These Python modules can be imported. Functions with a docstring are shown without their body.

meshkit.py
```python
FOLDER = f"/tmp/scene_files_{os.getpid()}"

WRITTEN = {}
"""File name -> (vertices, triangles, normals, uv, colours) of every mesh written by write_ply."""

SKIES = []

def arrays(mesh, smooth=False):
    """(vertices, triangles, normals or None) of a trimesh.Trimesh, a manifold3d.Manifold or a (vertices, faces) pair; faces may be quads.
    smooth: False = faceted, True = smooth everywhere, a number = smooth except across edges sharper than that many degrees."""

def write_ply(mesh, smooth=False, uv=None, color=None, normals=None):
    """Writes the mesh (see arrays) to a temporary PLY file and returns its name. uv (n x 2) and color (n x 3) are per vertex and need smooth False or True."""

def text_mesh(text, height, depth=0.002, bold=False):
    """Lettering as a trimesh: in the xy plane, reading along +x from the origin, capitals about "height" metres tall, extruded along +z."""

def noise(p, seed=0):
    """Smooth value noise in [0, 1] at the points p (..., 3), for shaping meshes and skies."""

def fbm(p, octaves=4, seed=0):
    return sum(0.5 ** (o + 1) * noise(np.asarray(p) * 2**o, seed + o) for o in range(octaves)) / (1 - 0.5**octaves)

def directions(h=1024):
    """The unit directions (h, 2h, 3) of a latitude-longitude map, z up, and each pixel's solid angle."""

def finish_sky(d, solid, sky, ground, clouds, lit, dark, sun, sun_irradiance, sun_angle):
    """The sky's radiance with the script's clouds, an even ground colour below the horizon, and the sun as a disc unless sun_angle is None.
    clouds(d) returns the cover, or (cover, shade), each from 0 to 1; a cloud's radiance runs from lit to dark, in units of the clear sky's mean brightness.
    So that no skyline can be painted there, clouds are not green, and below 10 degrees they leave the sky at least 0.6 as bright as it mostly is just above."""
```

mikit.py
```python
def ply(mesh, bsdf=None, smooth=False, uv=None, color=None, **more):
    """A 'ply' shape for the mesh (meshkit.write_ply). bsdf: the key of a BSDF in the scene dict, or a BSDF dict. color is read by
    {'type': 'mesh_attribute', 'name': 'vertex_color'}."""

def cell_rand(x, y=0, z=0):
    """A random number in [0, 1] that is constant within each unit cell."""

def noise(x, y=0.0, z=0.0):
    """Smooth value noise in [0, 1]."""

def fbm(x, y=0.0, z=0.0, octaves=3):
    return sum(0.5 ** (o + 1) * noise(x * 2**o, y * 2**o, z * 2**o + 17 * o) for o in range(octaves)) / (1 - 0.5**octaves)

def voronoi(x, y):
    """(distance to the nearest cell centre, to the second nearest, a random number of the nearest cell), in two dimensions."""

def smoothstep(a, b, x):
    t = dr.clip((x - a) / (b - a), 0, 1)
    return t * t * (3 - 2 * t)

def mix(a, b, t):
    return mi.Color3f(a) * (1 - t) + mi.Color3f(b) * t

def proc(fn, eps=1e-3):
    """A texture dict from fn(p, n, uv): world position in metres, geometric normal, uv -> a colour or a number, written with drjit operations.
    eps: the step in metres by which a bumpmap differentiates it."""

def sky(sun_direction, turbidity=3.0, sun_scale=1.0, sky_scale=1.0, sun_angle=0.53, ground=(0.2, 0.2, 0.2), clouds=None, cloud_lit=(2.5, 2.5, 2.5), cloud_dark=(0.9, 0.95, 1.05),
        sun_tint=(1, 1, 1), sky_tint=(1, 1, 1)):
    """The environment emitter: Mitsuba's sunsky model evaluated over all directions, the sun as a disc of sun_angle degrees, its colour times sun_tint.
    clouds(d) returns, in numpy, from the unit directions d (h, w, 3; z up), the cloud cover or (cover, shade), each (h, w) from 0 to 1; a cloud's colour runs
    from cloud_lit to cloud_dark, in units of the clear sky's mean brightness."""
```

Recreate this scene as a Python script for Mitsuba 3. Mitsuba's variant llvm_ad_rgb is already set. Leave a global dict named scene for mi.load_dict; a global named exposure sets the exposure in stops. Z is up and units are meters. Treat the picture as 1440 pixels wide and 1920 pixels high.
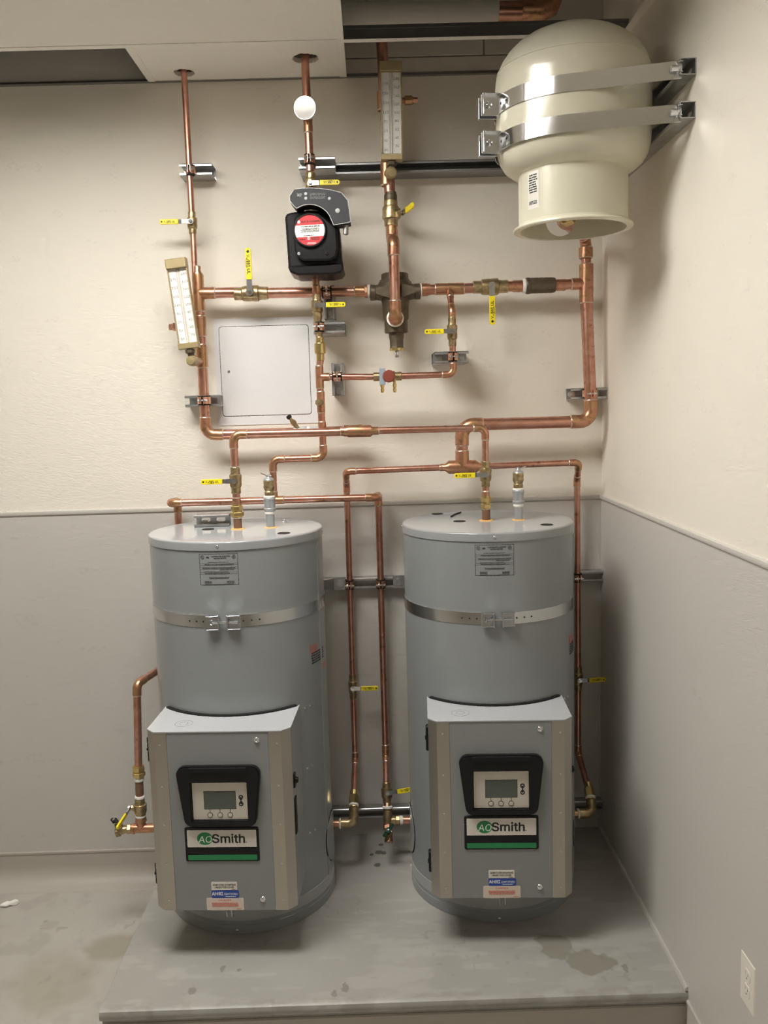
import math, random
import numpy as np, trimesh, drjit as dr, mitsuba as mi
import mikit, meshkit
from shapely.geometry import Polygon, Point, box as sbox
from shapely import affinity

T = mi.ScalarTransform4f
random.seed(7)
rng = np.random.default_rng(7)
scene, labels = {}, {}
V = lambda *a: np.array(a, float)
X, Y, Z = np.eye(3)

# ------------------------------------------------------------------ camera, lights, exposure
CAM = V(0, -3.25, 1.8234)
PITCH, YAW, ROLL, FOC = 0.12313, 0.0087, -0.02847, 1650.0
_f = V(math.sin(YAW) * math.cos(PITCH), math.cos(YAW) * math.cos(PITCH), -math.sin(PITCH))
_r0 = V(math.cos(YAW), -math.sin(YAW), 0)
_u0 = np.cross(_r0, _f)
_r = math.cos(ROLL) * _r0 + math.sin(ROLL) * _u0
_u = -math.sin(ROLL) * _r0 + math.cos(ROLL) * _u0
scene['camera'] = {'type': 'perspective', 'fov': math.degrees(2 * math.atan(720 / FOC)), 'fov_axis': 'x', 'near_clip': 0.02,
                   'to_world': T().look_at(CAM.tolist(), (CAM + _f).tolist(), _u.tolist())}
exposure = 1.85
TROFFER = 7.5          # radiance of the lens of a ceiling troffer
WARM = (1.0, 0.972, 0.915)


def at(px, py, y):
    """The point at depth y (wall is y = 0) that is seen at a pixel of the 1440 x 1920 photograph."""
    d = _f + (px - 720) / FOC * _r - (py - 960) / FOC * _u
    return CAM + d * ((y - CAM[1]) / d[1])


def at_x(px, py, x):
    d = _f + (px - 720) / FOC * _r - (py - 960) / FOC * _u
    return CAM + d * ((x - CAM[0]) / d[0])


def at_z(px, py, z):
    d = _f + (px - 720) / FOC * _r - (py - 960) / FOC * _u
    return CAM + d * ((z - CAM[2]) / d[2])


# room measures
XR, ZC, ZW, PAD, ZDECK = 0.84, 2.958, 1.4547, 0.16, 3.62
XL, YF = -3.4, -5.6

# ------------------------------------------------------------------ materials
P = mikit.proc
fbm, noise, sm, mix = mikit.fbm, mikit.noise, mikit.smoothstep, mikit.mix


def rgb(*c):
    return {'type': 'rgb', 'value': list(c)}


def pr(color, rough=.5, metal=0., spec=.5, coat=0., coat_gloss=.9, two=True):
    d = {'type': 'principled', 'base_color': color if isinstance(color, dict) else rgb(*color), 'roughness': rough, 'metallic': metal, 'specular': spec}
    if coat:
        d |= {'clearcoat': coat, 'clearcoat_gloss': coat_gloss}
    return {'type': 'twosided', 'b': d} if two else d


def bump(bsdf, fn, scale, eps=1e-3):
    return {'type': 'bumpmap', 'tex': P(fn, eps), 'scale': scale, 'bsdf': bsdf}


def wall_relief(p, n, uv):
    return fbm(p.x * 210, p.y * 210, p.z * 210, 2) + .35 * fbm(p.x * 80, p.y * 80, p.z * 80, 2)


def panel_relief(p, n, uv):
    return fbm(p.x * 170 + p.y * 170, 3.1, p.z * 330, 2)


def wall_color(p, n, uv):
    a = fbm(p.x * 2.2, p.y * 2.2, p.z * 2.2, 3)
    spots = sm(.80, .84, noise(p.x * 19 + 3, p.y * 19, p.z * 19)) * sm(.62, .7, noise(p.x * 140, p.y * 140, p.z * 140))
    return mix(mix((.75, .71, .63), (.79, .75, .67), a), (.42, .38, .33), spots * .12)


def panel_color(p, n, uv):
    a = fbm(p.x * 1.7, p.y * 1.7, p.z * 1.7, 3)
    scuff = sm(.79, .86, noise(p.x * 9, p.y * 9, p.z * 30 + 5)) * sm(.5, .75, noise(p.x * 80, p.y * 80, p.z * 80))
    return mix(mix((.51, .492, .462), (.56, .54, .51), a), (.28, .26, .24), scuff * .12)


def floor_color(p, n, uv):
    a = fbm(p.x * 3, p.y * 3, p.z * 3, 4)
    b = fbm(p.x * 14, p.y * 14, 2., 3)
    c = mix((.38, .36, .325), (.455, .435, .395), a)
    c = mix(c, (.335, .315, .28), sm(.55, .75, b) * .45)

    def stain(x, y, sx, sy, k):
        u, v = (p.x - x) / sx, (p.y - y) / sy
        d = dr.sqrt(u * u + v * v) + (fbm(p.x * 9 + k, p.y * 9, 0., 3) - .5) * 1.5
        return 1 - sm(.35, 1.25, d)
    c = mix(c, (.26, .225, .16), stain(-.93, -.42, .10, .11, 3.) * .6)
    c = mix(c, (.30, .265, .20), stain(-1.08, -.62, .14, .16, 9.) * .45)
    c = mix(c, (.36, .31, .25), stain(-1.22, -.95, .22, .22, 5.) * .4)
    specks = sm(.80, .86, noise(p.x * 46, p.y * 46, 5.)) * sm(.55, .8, noise(p.x * 7, p.y * 7, 3.))
    return mix(c, (.16, .14, .11), specks * .3)


def pad_color(p, n, uv):
    a = fbm(p.x * 4, p.y * 4, p.z * 4, 4)
    c = mix((.300, .290, .270), (.355, .345, .322), a)
    c = mix(c, (.42, .41, .385), sm(.52, .7, fbm(p.x * 11 + 4, p.y * 30, 1., 3)) * .35)

    def blot(x, y, sx, sy, k, f=24., w=.9):
        u, v = (p.x - x) / sx, (p.y - y) / sy
        d = dr.sqrt(u * u + v * v) + (fbm(p.x * f + k, p.y * f, 0., 3) - .5) * w
        return 1 - sm(.8, 1.0, d)
    wet = dr.maximum(blot(.51, -.745, .062, .06, 1.), blot(.60, -.83, .072, .055, 2.))
    c = mix(c, (.20, .185, .15), wet * .7)
    for x, y, s in ((-.028, -.145, .016), (-.012, -.150, .012), (-.035, -.235, .011), (-.02, -.09, .010), (-.055, -.16, .008)):
        c = mix(c, (.10, .095, .085), blot(x, y, s, s * 1.2, 6., 70., .8) * .85)
    for x, y, s in ((-.13, -.905, .016), (-.16, -.93, .012), (-.57, -.895, .016), (-.50, -.80, .012), (-.45, -.81, .010), (.69, -.86, .014)):
        c = mix(c, (.17, .155, .135), blot(x, y, s * .7, s * 1.2, 6., 110., 1.5) * .6)
    edge = sm(-.925, -.965, p.y) * sm(.45, .62, fbm(p.x * 26, p.y * 40, p.z * 40, 3))
    c = mix(c, (.22, .20, .17), edge * .35)
    specks = sm(.82, .87, noise(p.x * 60, p.y * 60, 5.)) * sm(.5, .8, noise(p.x * 6 + 9, p.y * 6, 3.))
    return mix(c, (.18, .165, .145), specks * .25)


def tile_color(p, n, uv):
    return mix((.82, .795, .755), (.86, .84, .80), fbm(p.x * 5, p.y * 5, p.z * 5, 3))


def copper_color(p, n, uv):
    a = fbm(p.x * 26, p.y * 26, p.z * 26, 3)
    b = fbm(p.x * 90 + 7, p.y * 90, p.z * 90, 2)
    c = mix((.59, .288, .205), (.675, .38, .292), sm(.3, .7, a))
    c = mix(c, (.42, .20, .125), sm(.50, .70, b) * .30)
    return mix(c, (.27, .12, .075), sm(.70, .82, fbm(p.x * 55, p.y * 55 + 3, p.z * 55, 2)) * .6)


def fitting_color(p, n, uv):
    a = fbm(p.x * 40, p.y * 40, p.z * 40, 3)
    c = mix((.60, .30, .20), (.56, .33, .18), sm(.35, .65, a))
    return mix(c, (.30, .15, .08), sm(.54, .74, fbm(p.x * 75 + 5, p.y * 75, p.z * 75, 2)) * .5)


def bronze_color(p, n, uv):
    a = fbm(p.x * 60, p.y * 60, p.z * 60, 3)
    return mix((.085, .068, .047), (.165, .133, .090), a)


def brass_color(p, n, uv):
    a = fbm(p.x * 70, p.y * 70, p.z * 70, 3)
    return mix((.34, .255, .14), (.50, .39, .22), sm(.35, .65, a))


def galv_color(p, n, uv):
    a = fbm(p.x * 45, p.y * 45, p.z * 45, 2)
    return mix((.38, .385, .385), (.54, .545, .55), a)


M = {
    'wall_paint': bump(pr(P(wall_color), .62, spec=.25), wall_relief, .0014),
    'wainscot': bump(pr(P(panel_color), .42, spec=.4), panel_relief, .0011),
    'trim_vinyl': pr((.50, .48, .445), .38),
    'cove_vinyl': pr((.42, .39, .35), .45),
    'floor_epoxy': pr(P(floor_color), .38, spec=.45),
    'pad_paint': pr(P(pad_color), .42, spec=.4),
    'ceiling_tile': pr(P(tile_color), .8, spec=.15),
    'grid_white': pr((.84, .82, .78), .45),
    'deck': pr((.34, .33, .31), .8),
    'gypsum': pr((.66, .63, .58), .8, spec=.2),
    'copper': pr(P(copper_color), .30, .92),
    'copper_fitting': pr(P(fitting_color), .34, .9),
    'copper_bright': pr((.80, .46, .33), .28, .95),
    'solder': pr((.74, .60, .50), .28, .8),
    'brass': pr(P(brass_color), .34, .85),
    'brass_bright': pr((.72, .55, .25), .22, .95),
    'bronze': pr(P(bronze_color), .46, .6),
    'gauge_brass': pr((.36, .285, .15), .40, .35),
    'galvanized': pr(P(galv_color), .34, .88),
    'strut_dark': pr((.30, .305, .31), .40, .85),
    'zinc': pr((.68, .70, .73), .20, 1.),
    'steel_strap': pr((.72, .72, .71), .16, 1.),
    'stainless': pr((.48, .445, .40), .34, .9),
    'malleable': pr((.46, .48, .50), .36, .6),
    'rust_nipple': pr((.20, .11, .065), .6, .3),
    'tape': pr((.82, .80, .75), .6),
    'foam': pr((.62, .36, .12), .8),
    'black_rubber': pr((.012, .012, .012), .55, spec=.25),
    'black_plastic': pr((.008, .008, .009), .32, spec=.30),
    'black_soft': pr((.011, .011, .012), .45, spec=.22),
    'hood_grey': pr((.040, .042, .047), .55, spec=.3),
    'hood_edge': pr((.52, .53, .54), .4),
    'button_grey': pr((.46, .46, .46), .45),
    'yellow': pr((.86, .70, .015), .38, spec=.5),
    'neck_grey': pr((.085, .085, .09), .45),
    'ink': pr((.012, .012, .012), .6),
    'ink_red': pr((.55, .12, .08), .6),
    'plate_ink': pr((.045, .045, .045), .6),
    'ink_grey': pr((.16, .16, .16), .6),
    'print_white': pr((.80, .80, .78), .5),
    'heater_paint': pr((.235, .25, .256), .22, spec=.5, coat=.6, coat_gloss=.96),
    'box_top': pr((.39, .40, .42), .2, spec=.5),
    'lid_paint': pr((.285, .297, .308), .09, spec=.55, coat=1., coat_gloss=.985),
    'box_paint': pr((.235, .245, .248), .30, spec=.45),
    'base_paint': pr((.34, .355, .36), .25, spec=.5),
    'scale_white': pr((.78, .77, .75), .4),
    'lcd': pr((.085, .10, .085), .22),
    'panel_silver': pr((.66, .62, .55), .36, .45),
    'green': pr((.015, .20, .07), .35),
    'green_dark': pr((.008, .05, .03), .4),
    'blue': pr((.02, .06, .30), .4),
    'red': pr((.66, .035, .045), .35),
    'red_knob': pr((.22, .052, .036), .4),
    'sticker_white': pr((.66, .63, .58), .5),
    'sticker_pink': pr((.64, .54, .47), .5),
    'tank_cream': pr((.60, .575, .465), .20, spec=.5, coat=.7, coat_gloss=.95),
    'tank_inner': pr((.36, .36, .29), .45),
    'panel_white': pr((.70, .705, .72), .35),
    'insulation': pr((.68, .65, .60), .7),
    'outlet_white': pr((.74, .70, .63), .35),
    'paper': pr((.85, .84, .80), .8),
    'plate_blue': pr((.30, .36, .43), .4),
    'gauge_glass': pr((.90, .90, .89), .08, spec=.6, coat=1., coat_gloss=.99),
    'chrome': pr((.82, .83, .84), .12, 1.),
    'lens': pr((.85, .85, .83), .5),
}
for k, d in M.items():
    scene['mat_' + k] = d

# ------------------------------------------------------------------ scene helpers
_n = {}


def num(key):
    _n[key] = _n.get(key, -1) + 1
    return key if _n[key] == 0 else f'{key}_{_n[key]:03d}'


def thing(name, label, cat, group=None, kind=None):
    k = num(name)
    labels[k] = {'label': label, 'category': cat}
    if group:
        labels[k]['group'] = group
    if kind:
        labels[k]['kind'] = kind
    return k


def put(key, mesh, mat, smooth=32, M4=None):
    d = mesh if isinstance(mesh, dict) else mikit.ply(mesh, 'mat_' + mat, smooth=smooth)
    if M4 is not None:
        d = {**d, 'to_world': T(np.asarray(M4, float).tolist())}
    scene[key] = d
    return key


def part(parent, name, mesh, mat, smooth=32, label=None, kind=None):
    k = num(parent + '__' + name)
    put(k, mesh, mat, smooth)
    if label or kind:
        labels[k] = {}
        if label:
            labels[k]['label'] = label
        if kind:
            labels[k]['kind'] = kind
    return k


def struct(name, mesh, mat, label, smooth=False):
    k = num(name)
    put(k, mesh, mat, smooth)
    labels[k] = {'label': label, 'category': name.split('_')[0], 'kind': 'structure'}
    return k


# ------------------------------------------------------------------ mesh helpers
def unit(v):
    v = np.asarray(v, float)
    return v / np.linalg.norm(v)


def basis(d, hint=None):
    d = unit(d)
    h = np.asarray(hint, float) if hint is not None else (Z if abs(d[2]) < .9 else X)
    x = unit(np.cross(h, d))
    return x, np.cross(d, x), d


def cat(*ms):
    ms = [m for m in ms if m is not None]
    return trimesh.util.concatenate(ms) if len(ms) > 1 else ms[0]


def frame(o, x, y, z):
    m = np.eye(4)
    m[:3, 0], m[:3, 1], m[:3, 2], m[:3, 3] = x, y, z, o
    return m


def rotz(deg, o=(0, 0, 0)):
    c, s = math.cos(math.radians(deg)), math.sin(math.radians(deg))
    return frame(o, V(c, s, 0), V(-s, c, 0), Z)


def moved(m, M4):
    m = m.copy()
    m.apply_transform(M4)
    return m


def box(lo, hi, c=0.):
    """A box between two corners, its edges chamfered by c."""
    lo, hi = np.minimum(lo, hi).astype(float), np.maximum(lo, hi).astype(float)
    if c <= 0:
        return trimesh.creation.box(bounds=[lo, hi])
    c = min(c, .45 * (hi - lo).min())
    pts = []
    for k in range(3):
        a, b = lo.copy(), hi.copy()
        for j in range(3):
            if j != k:
                a[j] += c
                b[j] -= c
        pts += [[(a if i & 1 else b)[0], (a if i & 2 else b)[1], (a if i & 4 else b)[2]] for i in range(8)]
    return trimesh.convex.convex_hull(np.array(pts))


def obox(o, ax, dims, c=0.):
    """A box centred on o along three axes."""
    h = np.asarray(dims, float) / 2
    return moved(box(-h, h, c), frame(o, *ax))


def lathe(prof, p0, d, n=24, a0=0.):
    """Revolves (t, r) points about the line from p0 along d."""
    x, y, z = basis(d)
    p0 = np.asarray(p0, float)
    prof = [tuple(q) for q in prof]
    if prof[0][1] > 1e-6:
        prof = [(prof[0][0], 0.)] + prof
    if prof[-1][1] > 1e-6:
        prof = prof + [(prof[-1][0], 0.)]
    ang = a0 + np.arange(n) * 2 * np.pi / n
    ring = np.cos(ang)[:, None] * x + np.sin(ang)[:, None] * y
    vs, fs, idx = [], [], []
    for t, r in prof:
        if r <= 1e-6:
            idx.append((len(vs), 1))
            vs.append(p0 + z * t)
        else:
            idx.append((len(vs), n))
            vs += list(p0 + z * t + ring * r)
    for (a, na), (b, nb) in zip(idx, idx[1:]):
        for k in range(n):
            k1 = (k + 1) % n
            if na == 1 and nb == 1:
                continue
            if na == 1:
                fs.append((a, b + k1, b + k))
            elif nb == 1:
                fs.append((a + k, a + k1, b))
            else:
                fs += [(a + k, a + k1, b + k1), (a + k, b + k1, b + k)]
    return trimesh.Trimesh(np.array(vs), np.array(fs), process=False)


def shell(prof, p0, d, n=24):
    """As lathe, for a closed (t, r) loop (a ring or a hollow)."""
    x, y, z = basis(d)
    ang = np.arange(n) * 2 * np.pi / n
    ring = np.cos(ang)[:, None] * x + np.sin(ang)[:, None] * y
    m = len(prof)
    vs = np.concatenate([np.asarray(p0, float) + z * t + ring * r for t, r in prof])
    fs = []
    for i in range(m):
        a, b = i * n, (i + 1) % m * n
        for k in range(n):
            k1 = (k + 1) % n
            fs += [(a + k, a + k1, b + k1), (a + k, b + k1, b + k)]
    return trimesh.Trimesh(vs, np.array(fs), process=False)


def cyl(a, b, r, n=18, c=0.):
    a, b = np.asarray(a, float), np.asarray(b, float)
    L = np.linalg.norm(b - a)
    if c:
        return lathe([(0, r - c), (c, r), (L - c, r), (L, r - c)], a, b - a, n)
    return lathe([(0, r), (L, r)], a, b - a, n)


def hexnut(a, b, r, n=6):
    a, b = np.asarray(a, float), np.asarray(b, float)
    L = np.linalg.norm(b - a)
    c = r * .09
    return lathe([(0, r - c), (c, r), (L - c, r), (L, r - c)], a, b - a, n, .3)


def tube(path, r, n=16, flat=None):
    """Sweeps a circle (or an ellipse of half axes r, flat) along a polyline."""
    p = np.asarray(path, float)
    t = np.gradient(p, axis=0)
    t /= np.linalg.norm(t, axis=1, keepdims=True)
    x, y, _ = basis(t[0])
    r = np.broadcast_to(r, (len(p),))
    ang = np.arange(n) * 2 * np.pi / n
    vs = []
    for i in range(len(p)):
        x = unit(x - t[i] * (x @ t[i]))
        y = np.cross(t[i], x)
        vs.append(p[i] + r[i] * (np.cos(ang)[:, None] * x + np.sin(ang)[:, None] * y))
    m = len(p)
    vs = np.concatenate(vs + [p[:1], p[-1:]])
    fs = []
    for i in range(m - 1):
        for k in range(n):
            k1 = (k + 1) % n
            a, b = i * n, (i + 1) * n
            fs += [(a + k, a + k1, b + k1), (a + k, b + k1, b + k)]
    for k in range(n):
        k1 = (k + 1) % n
        fs += [(m * n, k1, k), (m * n + 1, (m - 1) * n + k, (m - 1) * n + k1)]
    return trimesh.Trimesh(vs, np.array(fs), process=False)


def prism(poly, h, M4=None):
    """Extrudes a shapely polygon or a point list along local z."""
    if not hasattr(poly, 'geoms') and not isinstance(poly, Polygon):
        poly = Polygon(poly)
    gs = getattr(poly, 'geoms', [poly])
    m = cat(*[trimesh.creation.extrude_polygon(g, h, engine='earcut') for g in gs])
    return moved(m, M4) if M4 is not None else m


def bevel_prism(poly, h, c, M4=None):
    """Extruded polygon whose far edge (z = h) is chamfered by c: a hull per convex outline."""
    a = np.array(poly.exterior.coords)[:-1]
    b = np.array(poly.buffer(-c).exterior.coords)[:-1]
    pts = np.concatenate([np.c_[a, np.zeros(len(a))], np.c_[a, np.full(len(a), h - c)], np.c_[b, np.full(len(b), h)]])
    m = trimesh.convex.convex_hull(pts)
    return moved(m, M4) if M4 is not None else m


def rrect(w, h, r, cx=0., cy=0.):
    return affinity.translate(sbox(-w / 2 + r, -h / 2 + r, w / 2 - r, h / 2 - r).buffer(r, quad_segs=5), cx, cy)


def text(s, h, depth=.0006, bold=False, M4=None, center=True):
    m = meshkit.text_mesh(s, h, depth, bold)
    if center:
        b = m.bounds
        m.apply_translation([-(b[0][0] + b[1][0]) / 2, -h / 2, 0])
    return moved(m, M4) if M4 is not None else m


def wall_frame(o):
    """Local x right, y up, z out of the back wall towards the viewer."""
    return frame(o, X, Z, -Y)


def microtext(w, rows, hgt, seed, fill=.9, z=.0005, d=.0005, lead=1.9):
    """Rows of word-like dashes, centred: print too small to read in the photograph."""
    g = np.random.default_rng(seed)
    ms = []
    for k in range(rows):
        y = -k * hgt * lead
        L = w * fill * g.uniform(.85, 1.)
        x = -L / 2
        while x < L / 2 - hgt:
            wl = min(g.uniform(1.2, 5.) * hgt, L / 2 - x)
            ms.append(box((x, y - hgt / 2, z), (x + wl, y + hgt / 2, z + d)))
            x += wl + hgt * .7
    return cat(*ms)


# ------------------------------------------------------------------ plumbing helpers
def arc_path(c, a, b, t, n=9):
    """Points of the fillet at corner c between direction a (coming in) and b (going out)."""
    th = math.acos(np.clip(a @ b, -1, 1))
    R = t / math.tan(th / 2)
    R = t / max(math.tan(th / 2), 1e-6)
    s, e = c - a * t, c + b * t
    nrm = unit(b - a * (a @ b))
    o = s + nrm * R
    v0 = s - o
    pts = []
    for k in range(n + 1):
        q = th * k / n
        pts.append(o + v0 * math.cos(q) + a * R * math.sin(q))
    return np.array(pts)


def solder_ring(c, d, r):
    w = .0012
    return shell([(-w, r * 1.02), (-w, r * 1.17), (w, r * 1.13), (w * 2.2, r * 1.02)], c, d, 18)


def joints(parent, *rings):
    for m in rings:
        part(parent, 'solder_joint', m, 'solder')


def elbow(parent, c, a, b, r, mat='copper_fitting', k=1.95, sock=1.5, rings=True, name='elbow'):
    c, a, b = np.asarray(c, float), unit(a), unit(b)
    th = math.acos(np.clip(a @ b, -1, 1))
    t = k * r * math.tan(th / 2)
    pth = arc_path(c, a, b, t)
    pth = np.concatenate([[pth[0] - a * sock * r], pth, [pth[-1] + b * sock * r]])
    e = part(parent, name, tube(pth, r * 1.14, 18), mat, 40)
    if rings:
        joints(e, solder_ring(pth[0], -a, r), solder_ring(pth[-1], b, r))
    return t


def run(parent, nodes, r, mat='copper', fit='copper_fitting', k=1.95, rings=True):
    """Straight pipes between the nodes and an elbow at every inner node."""
    P_ = [np.asarray(q, float) for q in nodes]
    cut = [0.] * len(P_)
    for i in range(1, len(P_) - 1):
        cut[i] = elbow(parent, P_[i], P_[i] - P_[i - 1], P_[i + 1] - P_[i], r, fit, k, rings=rings)
    for i in range(len(P_) - 1):
        d = unit(P_[i + 1] - P_[i])
        a, b = P_[i] + d * cut[i], P_[i + 1] - d * cut[i + 1]
        if (b - a) @ d > 1e-3:
            part(parent, 'pipe', cyl(a, b, r, 20), mat, 40)


def tee(parent, c, d, b, r, rb=None, L=None, Lb=None, mat='copper_fitting', taper=None):
    """A tee: barrel along d, outlet along b; taper = (end sign, small radius) closes one end down to a smaller pipe."""
    rb = rb or r
    L = L or 3.0 * r
    Lb = Lb or 2.6 * r
    c, d, b = np.asarray(c, float), unit(d), unit(b)
    R = r * 1.14
    prof = [(-L, R), (L, R)]
    ends = [(-1, L, r), (1, L, r)]
    for s, rs in taper or ():
        end = [(L, R), (L + .9 * (r - rs) + .006, rs * 1.16), (L + .9 * (r - rs) + .006 + 1.6 * rs, rs * 1.16)]
        if s > 0:
            prof = prof[:-1] + end
            ends[1] = (1, end[-1][0], rs)
        else:
            prof = [(-t, q) for t, q in reversed(end)] + prof[1:]
            ends[0] = (-1, end[-1][0], rs)
    m = cat(lathe(prof, c, d, 20), cyl(c + b * r * .3, c + b * Lb, rb * 1.14, 20))
    e = part(parent, 'tee', m, mat, 40)
    joints(e, *[solder_ring(c + d * s * l, d * s, q) for s, l, q in ends], solder_ring(c + b * Lb, b, rb))


def coupling(parent, a, b, r, mat='copper_fitting', name='coupling', rings=True):
    a, b = np.asarray(a, float), np.asarray(b, float)
    e = part(parent, name, cyl(a, b, r * 1.14, 20, .0008), mat, 40)
    if rings:
        d = unit(b - a)
        joints(e, solder_ring(a, -d, r), solder_ring(b, d, r))


def union(parent, c, d, r, mat='brass_bright', L=.036):
    """Two brass nuts: a union in the pipe."""
    c, d = np.asarray(c, float), unit(d)
    part(parent, 'union_nut', cat(hexnut(c - d * L / 2, c - d * .0022, r * 1.66, 8), cyl(c - d * L * .62, c, r * 1.25)), mat, 20)
    part(parent, 'union_nut', cat(hexnut(c + d * .0028, c + d * L / 2, r * 1.74, 6), cyl(c, c + d * L * .6, r * 1.3)), mat, 20)


def tape(parent, c, d, r, L=.011):
    c, d = np.asarray(c, float), unit(d)
    part(parent, 'thread_tape', lathe([(-L / 2, r * 1.04), (-L * .3, r * 1.16), (L * .1, r * 1.2), (L / 2, r * 1.05)], c, d, 18), 'tape')


def handle_print(s=1.):
    """The black marks on a yellow lever, read from the tip (x = 0) towards the stem."""
    ms = [prism([(.004, 0), (.0075, .0035), (.011, 0), (.0075, -.0035)], .0005),
          moved(text('V', .0055, .0005, True), frame(V(.0165, 0, 0), X, Y, Z)),
          moved(text('JWL', .0072, .0005, True), frame(V(.031, 0, 0), V(1, 0, 0), V(.25, 1, 0), Z)),
          box((.0235, -.0052, 0), (.038, -.0044, .0005)),
          moved(text('UL', .0065, .0005, True), frame(V(.048, 0, 0), X, Y, Z))]
    m = cat(*ms)
    m.apply_scale([s, s, 1])
    return m


_print_cache = {}


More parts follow.
